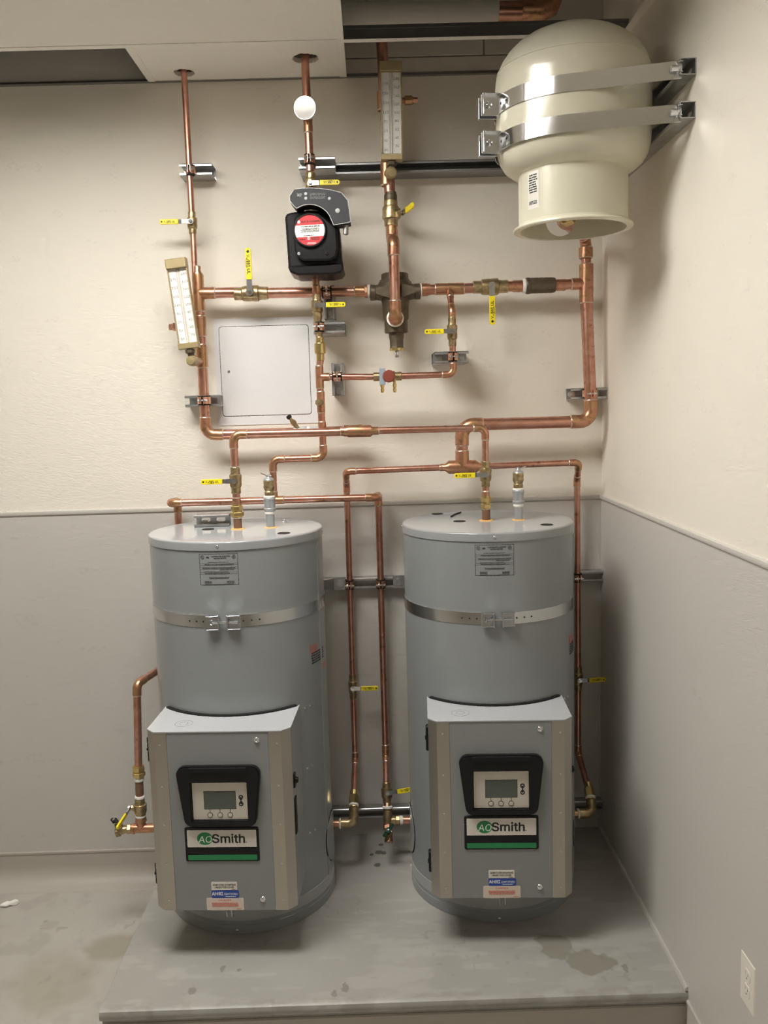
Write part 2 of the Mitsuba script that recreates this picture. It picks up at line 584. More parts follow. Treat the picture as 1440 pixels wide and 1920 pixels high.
def ball_valve(c, axis, stem, lever, r, label, L=.072, lev=.106, body_r=None, mat='brass', group='yellow lever ball valves', up=None, grip=.064, ends=True, tilt=0.):
    """Brass ball valve: barrel along axis, packing nut along stem, yellow vinyl lever."""
    c, axis, stem = np.asarray(c, float), unit(axis), unit(stem)
    lever = unit(np.asarray(lever, float) - stem * (np.asarray(lever, float) @ stem))
    if tilt:
        lever = unit(lever + stem * tilt)
    side = np.cross(stem, lever)
    key = thing('ball_valve', label, 'valve', group)
    R = body_r or r * 1.62
    s = r * 1.24
    h = L / 2
    prof = [(-h, s * .93), (-h + .002, s), (-h * .55, s), (-h * .5, R * .93), (-h * .33, R), (h * .12, R), (h * .2, R * 1.04), (h * .42, R * 1.04), (h * .47, s * 1.08), (h * .6, s), (h - .002, s), (h, s * .93)]
    part(key, 'body', cat(lathe(prof, c, axis, 20), hexnut(c - axis * h * .95, c - axis * h * .62, s * 1.13, 8) if not ends else None), mat, 28)
    zt = R + .010
    o = c + stem * zt
    part(key, 'packing_nut', cat(cyl(c + stem * R * .7, c + stem * (R + .004), r * .85, 14), hexnut(c + stem * (R + .003), c + stem * (zt - .0005), .0085)), mat, 20)
    w = .0072 * (1 + .25 * (lev > .12))
    # the lever plate: round boss at the stem, a step towards the pipe, then the straight grip
    plate = Polygon([(0, w * 1.15), (lev * .28, w), (lev * .28, -w), (0, -w * 1.15)]).union(Point(0, 0).buffer(w * 1.3, quad_segs=5))
    Ml = frame(o, lever, side, stem)
    part(key, 'lever', cat(prism(plate, .0026, Ml), prism(sbox(lev * .24, -w * .92, lev * .5, w * .92), .0026, Ml)), 'zinc', 20)
    part(key, 'lever_nut', cat(hexnut(o + stem * .0024, o + stem * .0085, .0066), cyl(o + stem * .008, o + stem * .0112, .0034, 12)), 'chrome', 20)
    part(key, 'lever_neck', prism(rrect(lev * .12, w * 1.9, .001, lev * .36, 0), .0034, moved_frame(Ml, -.0004)), 'neck_grey', 20)
    g0 = lev - grip
    gp = Polygon([(g0, w * 1.14)] + [(lev - w + w * 1.02 * math.cos(q), w * 1.14 * math.sin(q)) for q in np.linspace(math.pi / 2, -math.pi / 2, 11)] + [(g0, -w * 1.14)])
    gk = part(key, 'grip', cat(bevel_prism(gp, .0042, .001, moved_frame(Ml, .0008)), bevel_prism(gp, .0026, .0008, moved_frame(Ml, .0009) @ np.diag([1, 1, -1, 1]))), 'yellow', 25)
    sc = grip / .064
    pm = handle_print(sc)
    # marks run from the tip towards the stem
    part(gk, 'marking', moved(pm, frame(o + lever * lev + stem * .0049, -lever, -side, stem)), 'ink', False)
    return key


def moved_frame(M4, dz):
    m = M4.copy()
    m[:3, 3] = m[:3, 3] + m[:3, 2] * dz
    return m


W_STRUT = .0413


def strut(o, u, f, length, depth, label, group=None, slots=True, mat='galvanized', key=None, bolts=(), cat_='bracket'):
    """Slotted channel: back face centred on o, running along u, open towards f."""
    u, f = unit(u), unit(f)
    w = np.cross(f, u)
    key = key or thing('strut_channel', label, cat_, group)
    t, hw, lip, inn = .0026, W_STRUT / 2, .0095, .0075
    o = np.asarray(o, float)
    back = sbox(-length / 2, -hw, length / 2, hw)
    if slots:
        n = max(1, int(length / .051))
        for k in range(n):
            x = (k - (n - 1) / 2) * .051
            back = back.difference(sbox(x - .0085, -.0001, x + .0085, .0001).buffer(.007, quad_segs=4))
    ms = [prism(back, t, frame(o, u, w, f))]
    for s in (-1, 1):
        prof = [(s * hw, 0), (s * hw, depth - .003), (s * (hw - .003), depth), (s * (hw - lip), depth), (s * (hw - lip), depth - inn), (s * (hw - lip + t), depth - inn),
                (s * (hw - lip + t), depth - t), (s * (hw - .003), depth - t), (s * (hw - t), depth - .004), (s * (hw - t), 0)]
        poly = Polygon(prof)
        ms.append(prism(poly, length, frame(o - u * length / 2, w, f, np.cross(w, f))) if np.cross(w, f) @ u > 0 else prism(poly, length, frame(o + u * length / 2, w, f, np.cross(w, f))))
    part(key, 'channel', cat(*ms), mat, False)
    for b in bolts:
        q = o + u * b + f * t
        part(key, 'anchor_bolt', cat(cyl(q, q + f * .0025, .0125, 16), hexnut(q + f * .002, q + f * .0085, .0088)), 'zinc', 20)
    return key


def clamp(c, axis, f, r, label, side=1):
    """Cushioned two-piece strut clamp round a pipe, its ears and screw towards f."""
    c, axis, f = np.asarray(c, float), unit(axis), unit(f)
    s = np.cross(axis, f) * side
    key = thing('pipe_clamp', label, 'clamp', 'copper-plated cushion clamps')
    part(key, 'cushion', shell([(-.0165, r), (-.0165, r + .0042), (-.0135, r + .0042), (-.0135, r + .0032), (.0135, r + .0032), (.0135, r + .0042), (.0165, r + .0042), (.0165, r)], c, axis, 20), 'black_rubber')
    r0, r1, hw = r + .0034, r + .0056, .0125
    for sg in (-1, 1):
        angs = np.radians(np.linspace(14, 176, 14)) * sg
        inner = [(r0 * math.sin(q), r0 * math.cos(q)) for q in angs]
        outer = [(r1 * math.sin(q), r1 * math.cos(q)) for q in angs]
        jaw = prism(Polygon(inner + outer[::-1]), 2 * hw, frame(c - axis * hw, s, f, np.cross(s, f)) if np.cross(s, f) @ axis > 0 else frame(c + axis * hw, s, f, np.cross(s, f)))
        ear = obox(c + f * (r + .012) + s * sg * .0042, (s, f, axis), (.0022, .020, 2 * hw), .0004)
        foot = obox(c - f * (r + .010) + s * sg * .0055, (s, f, axis), (.0022, .014, 2 * hw))
        part(key, 'jaw', cat(jaw, ear, foot), 'copper_bright', 25)
    e = c + f * (r + .0135)
    part(key, 'screw', cat(cyl(e - s * .017, e + s * .017, .0028, 10), hexnut(e + s * .0055, e + s * .0105, .0062), cyl(e - s * .0095, e - s * .0055, .0060, 14)), 'zinc', 20)
    return key

# ------------------------------------------------------------------ the room
def setting():
    # back wall: painted face up to the ceiling, bare gypsum boards above it
    w = struct('wall_back', box((XL, 0, -.05), (XR, .1, ZC + .0)), 'wall_paint', 'cream painted back wall with orange-peel texture behind the pipes')
    part(w, 'wainscot', cat(box((XL, -.0035, .10), (XR - .003, 0, ZW - .004))), 'wainscot', label='grey pebbled plastic wainscot panel')
    part(w, 'upper_wall', box((XL, 0, ZC), (XR, .1, ZDECK)), 'deck')
    z = ZC + .004
    for h, x0, x1 in ((.055, XL, .315), (.055, .321, XR), (.30, XL, .318), (.30, .324, XR), (.30, XL, .318)):
        pass
    for x0, x1, z0, z1 in ((XL, -.40, ZC + .012, 3.30), (-.394, .50, ZC + .012, 3.018), (.506, XR, ZC + .012, 3.018), (-.394, .42, 3.0225, 3.30), (.426, XR, 3.0225, 3.30), (XL, XR, 3.305, 3.6)):
        part(w, 'gypsum_board', box((x0, -.006, z0), (x1, 0, z1), .0015), 'gypsum')
    r = struct('wall_right', box((XR, YF, -.05), (XR + .1, .1, ZDECK)), 'wall_paint', 'cream painted right wall')
    part(r, 'wainscot', box((XR - .0035, YF, .10), (XR, -.003, ZW - .004)), 'wainscot', label='grey pebbled plastic wainscot panel')
    part(r, 'corner_trim', box((XR - .012, -.0052, .16), (XR, 0, ZW - .006), .001), 'trim_vinyl')
    lw = struct('wall_left', box((XL - .1, YF, -.05), (XL, .1, ZDECK)), 'wall_paint', 'cream painted left wall')
    part(lw, 'wainscot', box((XL, YF, .10), (XL + .0035, 0, ZW - .004)), 'wainscot', label='grey pebbled plastic wainscot panel')
    fw_ = struct('wall_front', box((XL, YF - .1, -.05), (XR, YF, ZDECK)), 'wall_paint', 'cream painted wall behind the viewer')
    part(fw_, 'wainscot', box((XL, YF, .10), (XR, YF + .0035, ZW - .004)), 'wainscot', label='grey pebbled plastic wainscot panel')
    struct('floor', box((XL - .1, YF - .1, -.1), (XR + .1, .1, 0)), 'floor_epoxy', 'stained grey beige sealed concrete floor')
    # half-round trims that cap the wainscot
    cap = [(0, -.009), (.006, -.009), (.0095, -.006), (.011, 0), (.0095, .006), (.006, .0085), (0, .009)]
    struct('trim_1', prism([(a, b) for a, b in cap], XR - XL, frame(V(XL, 0, ZW), -Y, Z, X) @ np.diag([1, 1, 1, 1]) if np.cross(-Y, Z) @ X > 0 else frame(V(XR, 0, ZW), -Y, Z, -X)), 'trim_vinyl', 'light grey cap moulding along the top of the back wainscot', 35)
    struct('trim_2', prism([(a, b) for a, b in cap], -YF, frame(V(XR, YF, ZW), -X, Z, Y) if np.cross(-X, Z) @ Y > 0 else frame(V(XR, 0, ZW), -X, Z, -Y)), 'trim_vinyl', 'light grey cap moulding along the top of the right wainscot', 35)
    # coved bases: bead on top, face, hollow sweep into the floor
    cove = [(0, .134), (.006, .135), (.009, .131), (.0085, .124), (.0055, .121), (.0055, .075)]
    cove += [(.0055 + .065 * (1 - math.cos(a)), .067 * (1 - math.sin(a)) + .004) for a in np.linspace(.1, math.pi / 2, 9)]
    cove += [(.074, 0), (0, 0)]

    def along(o, out, u, L):
        w_ = np.cross(out, Z)
        return frame(o, out, Z, w_) if w_ @ u > 0 else frame(o + u * L, out, Z, w_)
    struct('baseboard_back', prism(cove, -.8166 - XL, along(V(XL, 0, 0), -Y, X, -.8166 - XL)), 'cove_vinyl', 'grey cove base of the back wall left of the pad', 40)
    flat = [(0, .19), (.004, .19), (.005, .184), (.005, 0), (0, 0)]
    bead = [(0, .012), (.004, .012), (.0085, .0075), (.0095, 0), (0, 0)]
    struct('baseboard_right', cat(prism(bead, .9708, along(V(XR - .003, -.9708, PAD), -X, Y, .9708)), prism(cove, -.9708 - YF, along(V(XR, YF, 0), -X, Y, -.9708 - YF))), 'trim_vinyl', 'sealant bead and cove base where the right wall meets pad and floor', 40)
    return w


setting()


def ceiling():
    c = struct('ceiling', box((XL, YF, ZDECK), (XR, 0, ZDECK + .1)), 'deck', 'dropped ceiling of white lay-in tiles on a white metal grid with three tiles missing')
    xs = [-3.401, -2.735, -2.069, -1.403, -.737, -.071, .595]
    ys = [0, -.318, -.984, -1.65, -2.316, -2.982, -3.648, -4.314, -4.98, -5.646]
    fw, ft, wh = .0125, .0016, .044

    def tee_bar(x0, x1, y0, y1, web=True, holes=False):
        if abs(x1 - x0) > abs(y1 - y0):
            y = (y0 + y1) / 2
            fl = box((x0, y - fw, ZC - ft), (x1, y + fw, ZC), .0004)
            wb = box((x0, y - .0016, ZC), (x1, y + .0016, ZC + wh))
            k = part(c, 'tee_bar', fl, 'grid_white')
            part(k, 'web', cat(wb, box((x0, y - .004, ZC + wh - .010), (x1, y + .004, ZC + wh))), 'strut_dark')
            if holes:
                ms = [cyl(V(x, y - .0021, z), V(x, y + .002, z), .0022, 8) for x in np.arange(x0 + .02, min(x1, x0 + .6), .011) for z in (ZC + .011, ZC + .022)]
                part(k, 'perforation', cat(*ms), 'button_grey', kind='stuff')
        else:
            x = (x0 + x1) / 2
            k = part(c, 'tee_bar', box((x - fw, y0, ZC - ft), (x + fw, y1, ZC), .0004), 'grid_white')
            part(k, 'web', box((x - .0016, y0, ZC), (x + .0016, y1, ZC + wh)), 'strut_dark')
    # long runs along x, cross runs along y
    for y in ys[1:]:
        tee_bar(XL, XR, y, y, holes=(y == ys[1]))
    for i, x in enumerate(xs[1:]):
        for j in range(len(ys) - 1):
            if j == 1 and i in (3, ):
                continue
            if i == 5 and j in (0, 1) or i == 3 and j == 2:
                continue
            tee_bar(x, x, ys[j + 1] + .0126, ys[j] - .0126)
    # the wall angle: a flange that shows below and an upright leg on the wall
    part(c, 'wall_angle', cat(box((XL, -.022, ZC - ft), (-.745, 0, ZC)), box((-.745, -.016, ZC - ft), (XR, 0, ZC)), box((XL, -.0016, ZC), (XR, 0, ZC + .024))), 'strut_dark')
    part(c, 'wall_angle', cat(box((XR - .022, YF, ZC - ft), (XR, 0, ZC)), box((XR - .0016, YF, ZC), (XR, 0, ZC + .022))), 'grid_white')
    # tiles
    cells = []
    for i in range(6):
        for j in range(9):
            x0, x1 = max(xs[i], XL + .0) + .004, xs[i + 1] - .004
            cells.append((i, j, x0, x1, ys[j + 1] + .004, ys[j] - .004))
    for j in range(9):
        cells.append((6, j, xs[6] + .004, XR - .003, ys[j + 1] + .004, ys[j] - .004))
    for i, j, x0, x1, y0, y1 in cells:
        if j in (0, 1) and i in (5, 6):
            continue
        if j == 0 and i == 3:
            continue
        if (i, j) in LIGHTS:
            continue
        if j == 1 and i == 3:
            continue
        if j == 1 and i == 4:
            x0 = xs[3] + .004
        zt = ZC + .0005
        if j == 0 and i == 4:
            poly = sbox(x0, y0, x1, y1)
            for hx, hy, hr in ((-.611, -.082, .036), (-.190, -.181, .043)):
                a = np.linspace(0, 2 * np.pi, 40)[:-1]
                rr = hr * (1 + .05 * rng.standard_normal(39))
                poly = poly.difference(Polygon(np.c_[hx + rr * np.cos(a), hy + rr * np.sin(a)]))
            part(c, 'tile', prism(poly, .015, frame(V(0, 0, zt), X, Y, Z)), 'ceiling_tile', label='ceiling tile with two ragged pipe holes')
        else:
            part(c, 'tile', box((x0, y0, zt), (x1, y1, zt + .015), .001), 'ceiling_tile')
    return xs, ys


LIGHTS = {(3, 2), (4, 2)}
XS, YS = ceiling()


def troffer(x0, x1, y0, y1, label):
    k = thing('ceiling_light', label, 'light', 'recessed ceiling lights')
    z = ZC + .001
    part(k, 'housing', cat(box((x0, y0, z + .09), (x1, y1, z + .095)), box((x0, y0, z), (x0 + .003, y1, z + .09)), box((x1 - .003, y0, z), (x1, y1, z + .09)), box((x0, y0, z), (x1, y0 + .003, z + .09)), box((x0, y1 - .003, z), (x1, y1, z + .09))), 'grid_white')
    f = .025
    fr = prism(sbox(x0, y0, x1, y1).difference(sbox(x0 + f, y0 + f, x1 - f, y1 - f)), .004, frame(V(0, 0, z), X, Y, Z))
    part(k, 'frame', fr, 'grid_white')
    lk = num(k + '__lens')
    zl = z + .028
    q = trimesh.Trimesh([(x0 + f, y0 + f, zl), (x0 + f, y1 - f, zl), (x1 - f, y1 - f, zl), (x1 - f, y0 + f, zl)], [[0, 1, 2], [0, 2, 3]], process=False)
    for x in np.linspace(x0 + f, x1 - f, 10)[1:-1]:
        part(k, 'louver_blade', box((x - .001, y0 + f, z + .008), (x + .001, y1 - f, z + .022)), 'grid_white')
    for y in np.linspace(y0 + f, y1 - f, 4)[1:-1]:
        part(k, 'louver_blade', box((x0 + f, y - .001, z + .008), (x1 - f, y + .001, z + .022)), 'grid_white')
    d = mikit.ply(q, 'mat_lens')
    d['emitter'] = {'type': 'area', 'radiance': rgb(*[TROFFER * c for c in WARM])}
    scene[lk] = d


troffer(XS[3] + .014, XS[5] - .014, YS[3] + .014, YS[2] - .014, 'long recessed fluorescent light in the ceiling in front of the heaters')

# ------------------------------------------------------------------ above the ceiling
k = thing('insulated_pipe', 'pale insulated pipe with bare copper end above the open ceiling tiles', 'pipe')
q0, q1 = at(800, 24, -.21), at(935, 24, -.21)
zi = q0[2]
part(k, 'insulation', lathe([(0, .046), (1.05, .046), (1.065, .043), (1.07, .03)], V(q1[0] - 1.07, -.21, zi), X, 28), 'insulation', 40)
part(k, 'pipe', cyl(V(q1[0] - .02, -.21, zi - .004), V(.56, -.21, zi - .004), .033, 24), 'copper', 40)
part(k, 'elbow', tube(np.array([V(.52, -.21, zi), V(.58, -.21, zi), V(.61, -.21, zi + .012), V(.625, -.21, zi + .045), V(.625, -.21, zi + .4)]), .037, 18), 'copper_fitting', 40)

# ------------------------------------------------------------------ the pad
k = thing('concrete_pad', 'low grey painted housekeeping pad under both water heaters', 'platform')
x0, x1, y0 = -.8166, XR, -.9708
part(k, 'slab', box((x0, y0 + .02, 0), (x1, 0, PAD), .002), 'pad_paint')
nose = [(0, PAD - .034), (.020, PAD - .034), (.025, PAD - .026), (.026, PAD - .016), (.0225, PAD - .006), (.014, PAD - .0004), (0, PAD)]
part(k, 'edge_nosing', prism(nose, x1 - x0, frame(V(x1, y0 + .024, 0), -Y, Z, -X) if np.cross(-Y, Z) @ -X > 0 else frame(V(x0, y0 + .024, 0), -Y, Z, X)), 'pad_paint', 35)
bead = [(0, .108), (.004, .108), (.0075, .104), (.0075, .099), (.004, .096), (.004, .0), (0, 0)]
part(k, 'base_strip', prism(bead, x1 - x0, frame(V(x1, y0 + .022, 0), -Y, Z, -X) if np.cross(-Y, Z) @ -X > 0 else frame(V(x0, y0 + .022, 0), -Y, Z, X)), 'cove_vinyl', 35)

# ------------------------------------------------------------------ water heaters
HR, HT = .282, 1.2641
T1, T2, TURN = V(-.4663, -.3482, PAD), V(.3700, -.3323, PAD), -3.0


def on_front(m, r=HR):
    """Bends a flat mesh (x right, y up, z out) round the heater's jacket, its x = 0 at the front."""
    m = m.copy()
    v = m.vertices
    a = v[:, 0] / r
    m.vertices = np.c_[(r + v[:, 2]) * np.sin(a), -(r + v[:, 2]) * np.cos(a), v[:, 1]]
    return m


def grid_box(lo, hi, step=.02):
    n = max(1, int((hi[0] - lo[0]) / step))
    xs = np.linspace(lo[0], hi[0], n + 1)
    return cat(*[box((a, lo[1], lo[2]), (b, hi[1], hi[2])) for a, b in zip(xs, xs[1:])])


def heater_parts():
    """(key suffix, mesh, material, smoothing, label) of every piece of a heater, its axis on the origin."""
    out = []
    add = lambda n, m, mat, s=32, l=None: out.append((n, m, mat, s, l))
    O = V(0, 0, 0)
    add('jacket', lathe([(.012, HR - .012), (.016, HR), (HT - .020, HR)], O, Z, 96), 'heater_paint', 40)
    add('jacket__seam', cat(box((-.006, -.0018, .08), (.006, .0018, HT - .04)), ), 'heater_paint', False)
    sm_ = out[-1][1]
    sm_.apply_transform(rotz(-14) @ frame(V(HR, 0, 0), -Y, X, Z) if False else rotz(76 - 90) @ frame(V(HR + .0004, 0, 0), Y, X, Z) @ np.diag([1, -1, 1, 1]))
    R = HR + .0032
    add('lid', lathe([(HT - .0275, HR - .004), (HT - .0275, R), (HT - .006, R), (HT - .0025, R - .0015), (HT - .0005, R - .005), (HT, R - .010), (HT, .02)], O, Z, 96), 'lid_paint', 40)
    for a in (-90, 0, 90, 180):
        q = rotz(a) @ np.array([0, -R, HT - .014, 1])
        d = (rotz(a) @ np.array([0, -1, 0, 0]))[:3]
        add('lid__screw', lathe([(0, .0046), (.0018, .0044), (.0034, .002)], q[:3] - d * .0005, d, 12), 'zinc', 30)
    add('base_ring', shell([(.001, HR - .02), (.001, HR + .0015), (.030, HR + .0015), (.032, HR - .0005), (.032, HR - .02)], O, Z, 96), 'heater_paint', 40)
    q = V(0, -HR - .0015, .014)
    add('base_ring__screw', lathe([(0, .0046), (.0018, .0044), (.0034, .002)], q, -Y, 12), 'zinc', 30)
    add('base_band', shell([(.045, HR - .01), (.045, HR + .0006), (.082, HR + .0012), (.0835, HR - .001), (.0835, HR - .01)], O, Z, 96), 'base_paint', 40)
    for x, y in ((-.093, -.010), (.179, -.137), (-.163, .197)):
        add('lid__knockout_plug', lathe([(0, .0205), (.0012, .0205), (.0018, .019)], V(x, y, HT - .0002), Z, 24), 'black_rubber', 30)
    # rating plate: dark print straight on the jacket
    w, h, zc = .1185, .096, HT - .085
    pr_ = []
    for a, b, c_, d_ in ((-w / 2, -h / 2, w / 2, -h / 2 + .0012), (-w / 2, h / 2 - .0012, w / 2, h / 2), (-w / 2, -h / 2, -w / 2 + .0012, h / 2), (w / 2 - .0012, -h / 2, w / 2, h / 2)):
        pr_.append(grid_box((a, b, .0002), (c_, d_, .0007)))
    for y in (.0175, .0125, .0065, .001, -.0095, -.0145):
        pr_.append(grid_box((-w / 2, y, .0002), (w / 2, y + .0006, .0006)))
    pr_ += [text('AUTOMATIC ELECTRIC', .0036, .0006, True, frame(V(.008, .0405, .0002), X, Y, Z)), text('WATER HEATER', .0036, .0006, True, frame(V(.006, .0345, .0002), X, Y, Z)),
            moved(microtext(.085, 1, .0011, 3, .9, .0002), frame(V(0, .0225, 0), X, Y, Z)),
            moved(microtext(.10, 1, .0018, 4, .9, .0002), frame(V(.002, .0152, 0), X, Y, Z)),
            moved(microtext(.108, 1, .0020, 5, .95, .0002), frame(V(0, .0042, 0), X, Y, Z)),
            moved(microtext(.05, 1, .0018, 6, .95, .0002), frame(V(.026, -.0012, 0), X, Y, Z)),
            moved(microtext(.085, 1, .0011, 7, .9, .0002), frame(V(-.008, -.0065, 0), X, Y, Z)),
            moved(microtext(.095, 1, .0019, 8, .9, .0002), frame(V(-.005, -.0120, 0), X, Y, Z)),
            moved(microtext(.07, 2, .0017, 9, .9, .0002), frame(V(0, -.0245, 0), X, Y, Z))]
    for cx in (-.034, .034):
        pr_ += [box((cx - .011 + i * .0021, -.0425, .0002), (cx - .011 + i * .0021 + (.0013 if i % 3 else .0008), -.0355, .0007)) for i in range(11)]
    pr_.append(moved(microtext(.1, 1, .0014, 10, .9, .0002), frame(V(0, -.0452, 0), X, Y, Z)))
    for cx, nm in ((-.049, 'UL'), (.047, 'SP')):
        pr_.append(prism(Point(cx, .038).buffer(.0058).difference(Point(cx, .038).buffer(.0047)), .0005, frame(V(0, 0, .0002), X, Y, Z)))
        pr_.append(text(nm, .004, .0005, True, frame(V(cx, .038, .0002), X, Y, Z)))
    pr_.append(box((-.037, .0345, .0002), (-.028, .0395, .0007)))
    m = on_front(cat(*pr_))
    m.apply_translation([0, 0, zc])
    add('rating_plate', m, 'plate_ink', False, 'printed rating plate below the lid')
    # warning print on the right of the jacket
    for nm, mat, seed, z0, rows, a0, hh in (('warning_print', 'ink_red', 21, .895, 6, 66, .0018), ('warning_print', 'ink', 22, .868, 5, 72, .0042), ('warning_print', 'ink_red', 23, .815, 4, 80, .0022)):
        m = on_front(microtext(.10 if mat == 'ink' else .055, rows, hh, seed, .95, .0002, .0005, 1.9 if mat == 'ink' else 2.6))
        m.apply_transform(rotz(a0))
        m.apply_translation([0, 0, z0])
        add(nm, m, mat, False)
    # round cover with the side inlet, right and left
    for a, hs in ((62, -1), (118, 1)):
        for sgn in (1,):
            pass
    for ang in (87, -85):
        d = (rotz(ang) @ np.array([0, -1, 0, 0]))[:3]
        u = np.cross(Z, d)
        n_ = 40
        vs = []
        outline = np.array([[.070 * math.cos(t), .084 * math.sin(t)] for t in np.linspace(0, 2 * np.pi, n_, endpoint=False)])
        cm = prism(Polygon(outline), .004)
        cm = cm.subdivide()
        cm = on_front(cm)
        cm.apply_transform(rotz(ang))
        cm.apply_translation([0, 0, .195])
        add('access_cover', cm, 'heater_paint', 30)
        rim = on_front(prism(Polygon(outline).buffer(.0025).difference(Polygon(outline)), .002))
        rim.apply_transform(rotz(ang))
        rim.apply_translation([0, 0, .195])
        add('access_cover__gasket', rim, 'black_rubber', False)
    # screws on the right flank beside the box
    for z0 in (.70, .50, .28):
        for da in (0, 5):
            d = (rotz(54 + da) @ np.array([0, -1, 0, 0]))[:3]
            add('jacket__screw', lathe([(0, .0042), (.0018, .004), (.003, .0018)], d * (HR - .0003) + V(0, 0, z0), d, 10), 'zinc', 30)

    # ---- control box: front at y = -.411, top .721, bottom .160 above the pad
    zt, zb, yf, yc, hx, hc = .7215, .1605, -.411, -.386, .213, .188
    arc = [(.2845 * math.sin(a), -.2845 * math.cos(a)) for a in np.linspace(-.845, .845, 25)]
    outline = Polygon([(-hx, -.188), (-hx, yc), (-hc, yf), (hc, yf), (hx, yc), (hx, -.188)] + arc[::-1])
    add('control_box', prism(outline, zt - zb - .003, frame(V(0, 0, zb), X, Y, Z)), 'box_paint', False, 'projecting control box on the front')
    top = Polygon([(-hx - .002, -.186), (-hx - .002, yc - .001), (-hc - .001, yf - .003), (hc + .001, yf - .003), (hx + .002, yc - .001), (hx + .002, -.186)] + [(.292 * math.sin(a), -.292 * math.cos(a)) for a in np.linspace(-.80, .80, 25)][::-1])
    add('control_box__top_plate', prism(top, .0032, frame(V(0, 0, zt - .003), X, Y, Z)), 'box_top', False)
    gas = Polygon([(.2825 * math.sin(a), -.2825 * math.cos(a)) for a in np.linspace(-.79, .79, 25)] + [(.2935 * math.sin(a), -.2935 * math.cos(a)) for a in np.linspace(-.79, .79, 25)][::-1])
    add('control_box__gasket', prism(gas, .007, frame(V(0, 0, zt - .002), X, Y, Z)), 'black_rubber', False, 'black rubber edging where the box top meets the jacket')
    ko = [shell([(0, r_), (0, r_ + .0016), (.0006, r_ + .0014), (.0006, r_ + .0002)], V(-.115, -.345, zt), Z, 32) for r_ in (.012, .026)]
    add('control_box__knockout', cat(*ko), 'box_paint', False)
    for s in (-1, 1):
        strip = Polygon([(s * (hc - .0365), yf - .0014), (s * (hc + .0008), yf - .0014), (s * (hx + .001), yc - .0009), (s * (hx - .001), yc + .004), (s * (hc - .001), yf + .0006), (s * (hc - .0365), yf + .0006)])
        add('control_box__corner_trim', prism(strip, zt - zb - .005, frame(V(0, 0, zb + .001), X, Y, Z)), 'stainless', False, 'bare stainless corner strip')
        for f in (.07, .30, .515, .735, .94):
            add('control_box__rivet', lathe([(0, .0030), (.0012, .0028), (.0024, .001)], V(s * (hc - .012 - .004 * (s < 0)), yf - .001, zt - f * (zt - zb)), -Y, 10), 'chrome', 30)
    F = frame(V(0, yf, 0), X, Z, -Y)            # local x right, y up, z out of the front
    fp = sbox(-hc + .038, zb + .001, hc - .038, zt - .0035)
    add('control_box__front_panel', prism(fp, .0009, F), 'box_paint', False)
    # display bezel
    def blend(pts, r):
        return Polygon(pts).buffer(-r).buffer(r, quad_segs=6)
    bz = blend([(-.128, .619), (.128, .619), (.106, .432), (-.105, .432)], .026)
    zo = .0
    face = sbox(-.0815, .4515, .0815, .5670)
    b1 = bz.difference(face.buffer(.002))
    add('control_box__bezel', cat(prism(b1, .014, F), prism(bz.buffer(-.004).difference(face.buffer(.004)), .0185, F)), 'black_plastic', False, 'black plastic bezel round the display')
    lipb = blend([(-.088, .6165), (.088, .6165), (.082, .604), (-.082, .604)], .003)
    add('control_box__bezel_lip', prism(lipb, .024, F), 'black_soft', False)
    add('control_box__display_panel', prism(face, .006, F), 'panel_silver', False, 'brushed silver display panel')
    fz = lambda z: F @ frame(V(0, 0, z), X, Y, Z)
    scr = sbox(-.047, .4845, .047, .5390)
    add('control_box__screen', prism(scr, .0008, fz(.006)), 'lcd', False, 'dark grey green liquid crystal screen, off')
    bc = sbox(-.0478, .4837, .0478, .5398).difference(scr)
    lines = [prism(bc, .0007, fz(.006))]
    for bx in (-.031, -.001, .029):
        add('control_box__button', lathe([(0, .0068), (.0016, .0066), (.0022, .0055)], (F @ np.array([bx, .4652, .006, 1]))[:3], -Y, 20), 'panel_silver', 30)
        lines += [shell([(0, .0069), (0, .0083), (.0008, .0083), (.0008, .0069)], (F @ np.array([bx, .4652, .006, 1]))[:3], -Y, 22), prism(sbox(bx - .0007, .4733, bx + .0007, .4838), .0007, fz(.006))]
    for by, sg in ((.5205, 1), (.4995, -1)):
        tear = Point(.063, by).buffer(.0068).union(Polygon([(.063 - .0058, by - sg * .003), (.063 + .0058, by - sg * .003), (.063, by - sg * .0115)]))
        lines.append(prism(tear, .0009, fz(.006)))
        ch = Polygon([(.063 - .0035, by - sg * .0015), (.063, by + sg * .0025), (.063 + .0035, by - sg * .0015), (.063 + .0035, by - sg * .0002), (.063, by + sg * .004), (.063 - .0035, by - sg * .0002)])
        add('control_box__arrow_mark', prism(ch, .0005, fz(.0069)), 'print_white', False)
    add('control_box__display_print', cat(*lines), 'ink', False)
    # name plate
    cx, y0, y1 = -.001, .3185, .4255
    add('control_box__name_plate', bevel_prism(rrect(.222, y1 - y0, .006, cx, (y0 + y1) / 2), .004, .001, F), 'black_soft', 25, 'black bordered name plate')
    wb = rrect(.208, .0535, .0015, cx, y1 - .008 - .0268)
    add('control_box__name_field', prism(wb, .0006, fz(.004)), 'sticker_white', False)
    add('control_box__green_stripe', prism(rrect(.208, .0165, .002, cx, y0 + .0125), .0006, fz(.004)), 'green', False)
    yl = y1 - .008 - .0265
    ov = affinity.translate(affinity.scale(Point(0, 0).buffer(1, quad_segs=12), .0235, .0195), cx - .0505, yl)
    add('control_box__green_oval', prism(ov, .0005, fz(.0046)), 'green', False)
    tm = text('AO', .0205, .0005, False, fz(.0051) @ frame(V(cx - .0490, yl - .002, 0), V(1.0, 0, 0), V(.12, 1, 0), Z))
    add('control_box__lettering', tm, 'print_white', False)
    tm = text('Smith', .0262, .0006, True, fz(.0046) @ frame(V(cx + .0205, yl, 0), X * 1.06, Y, Z))
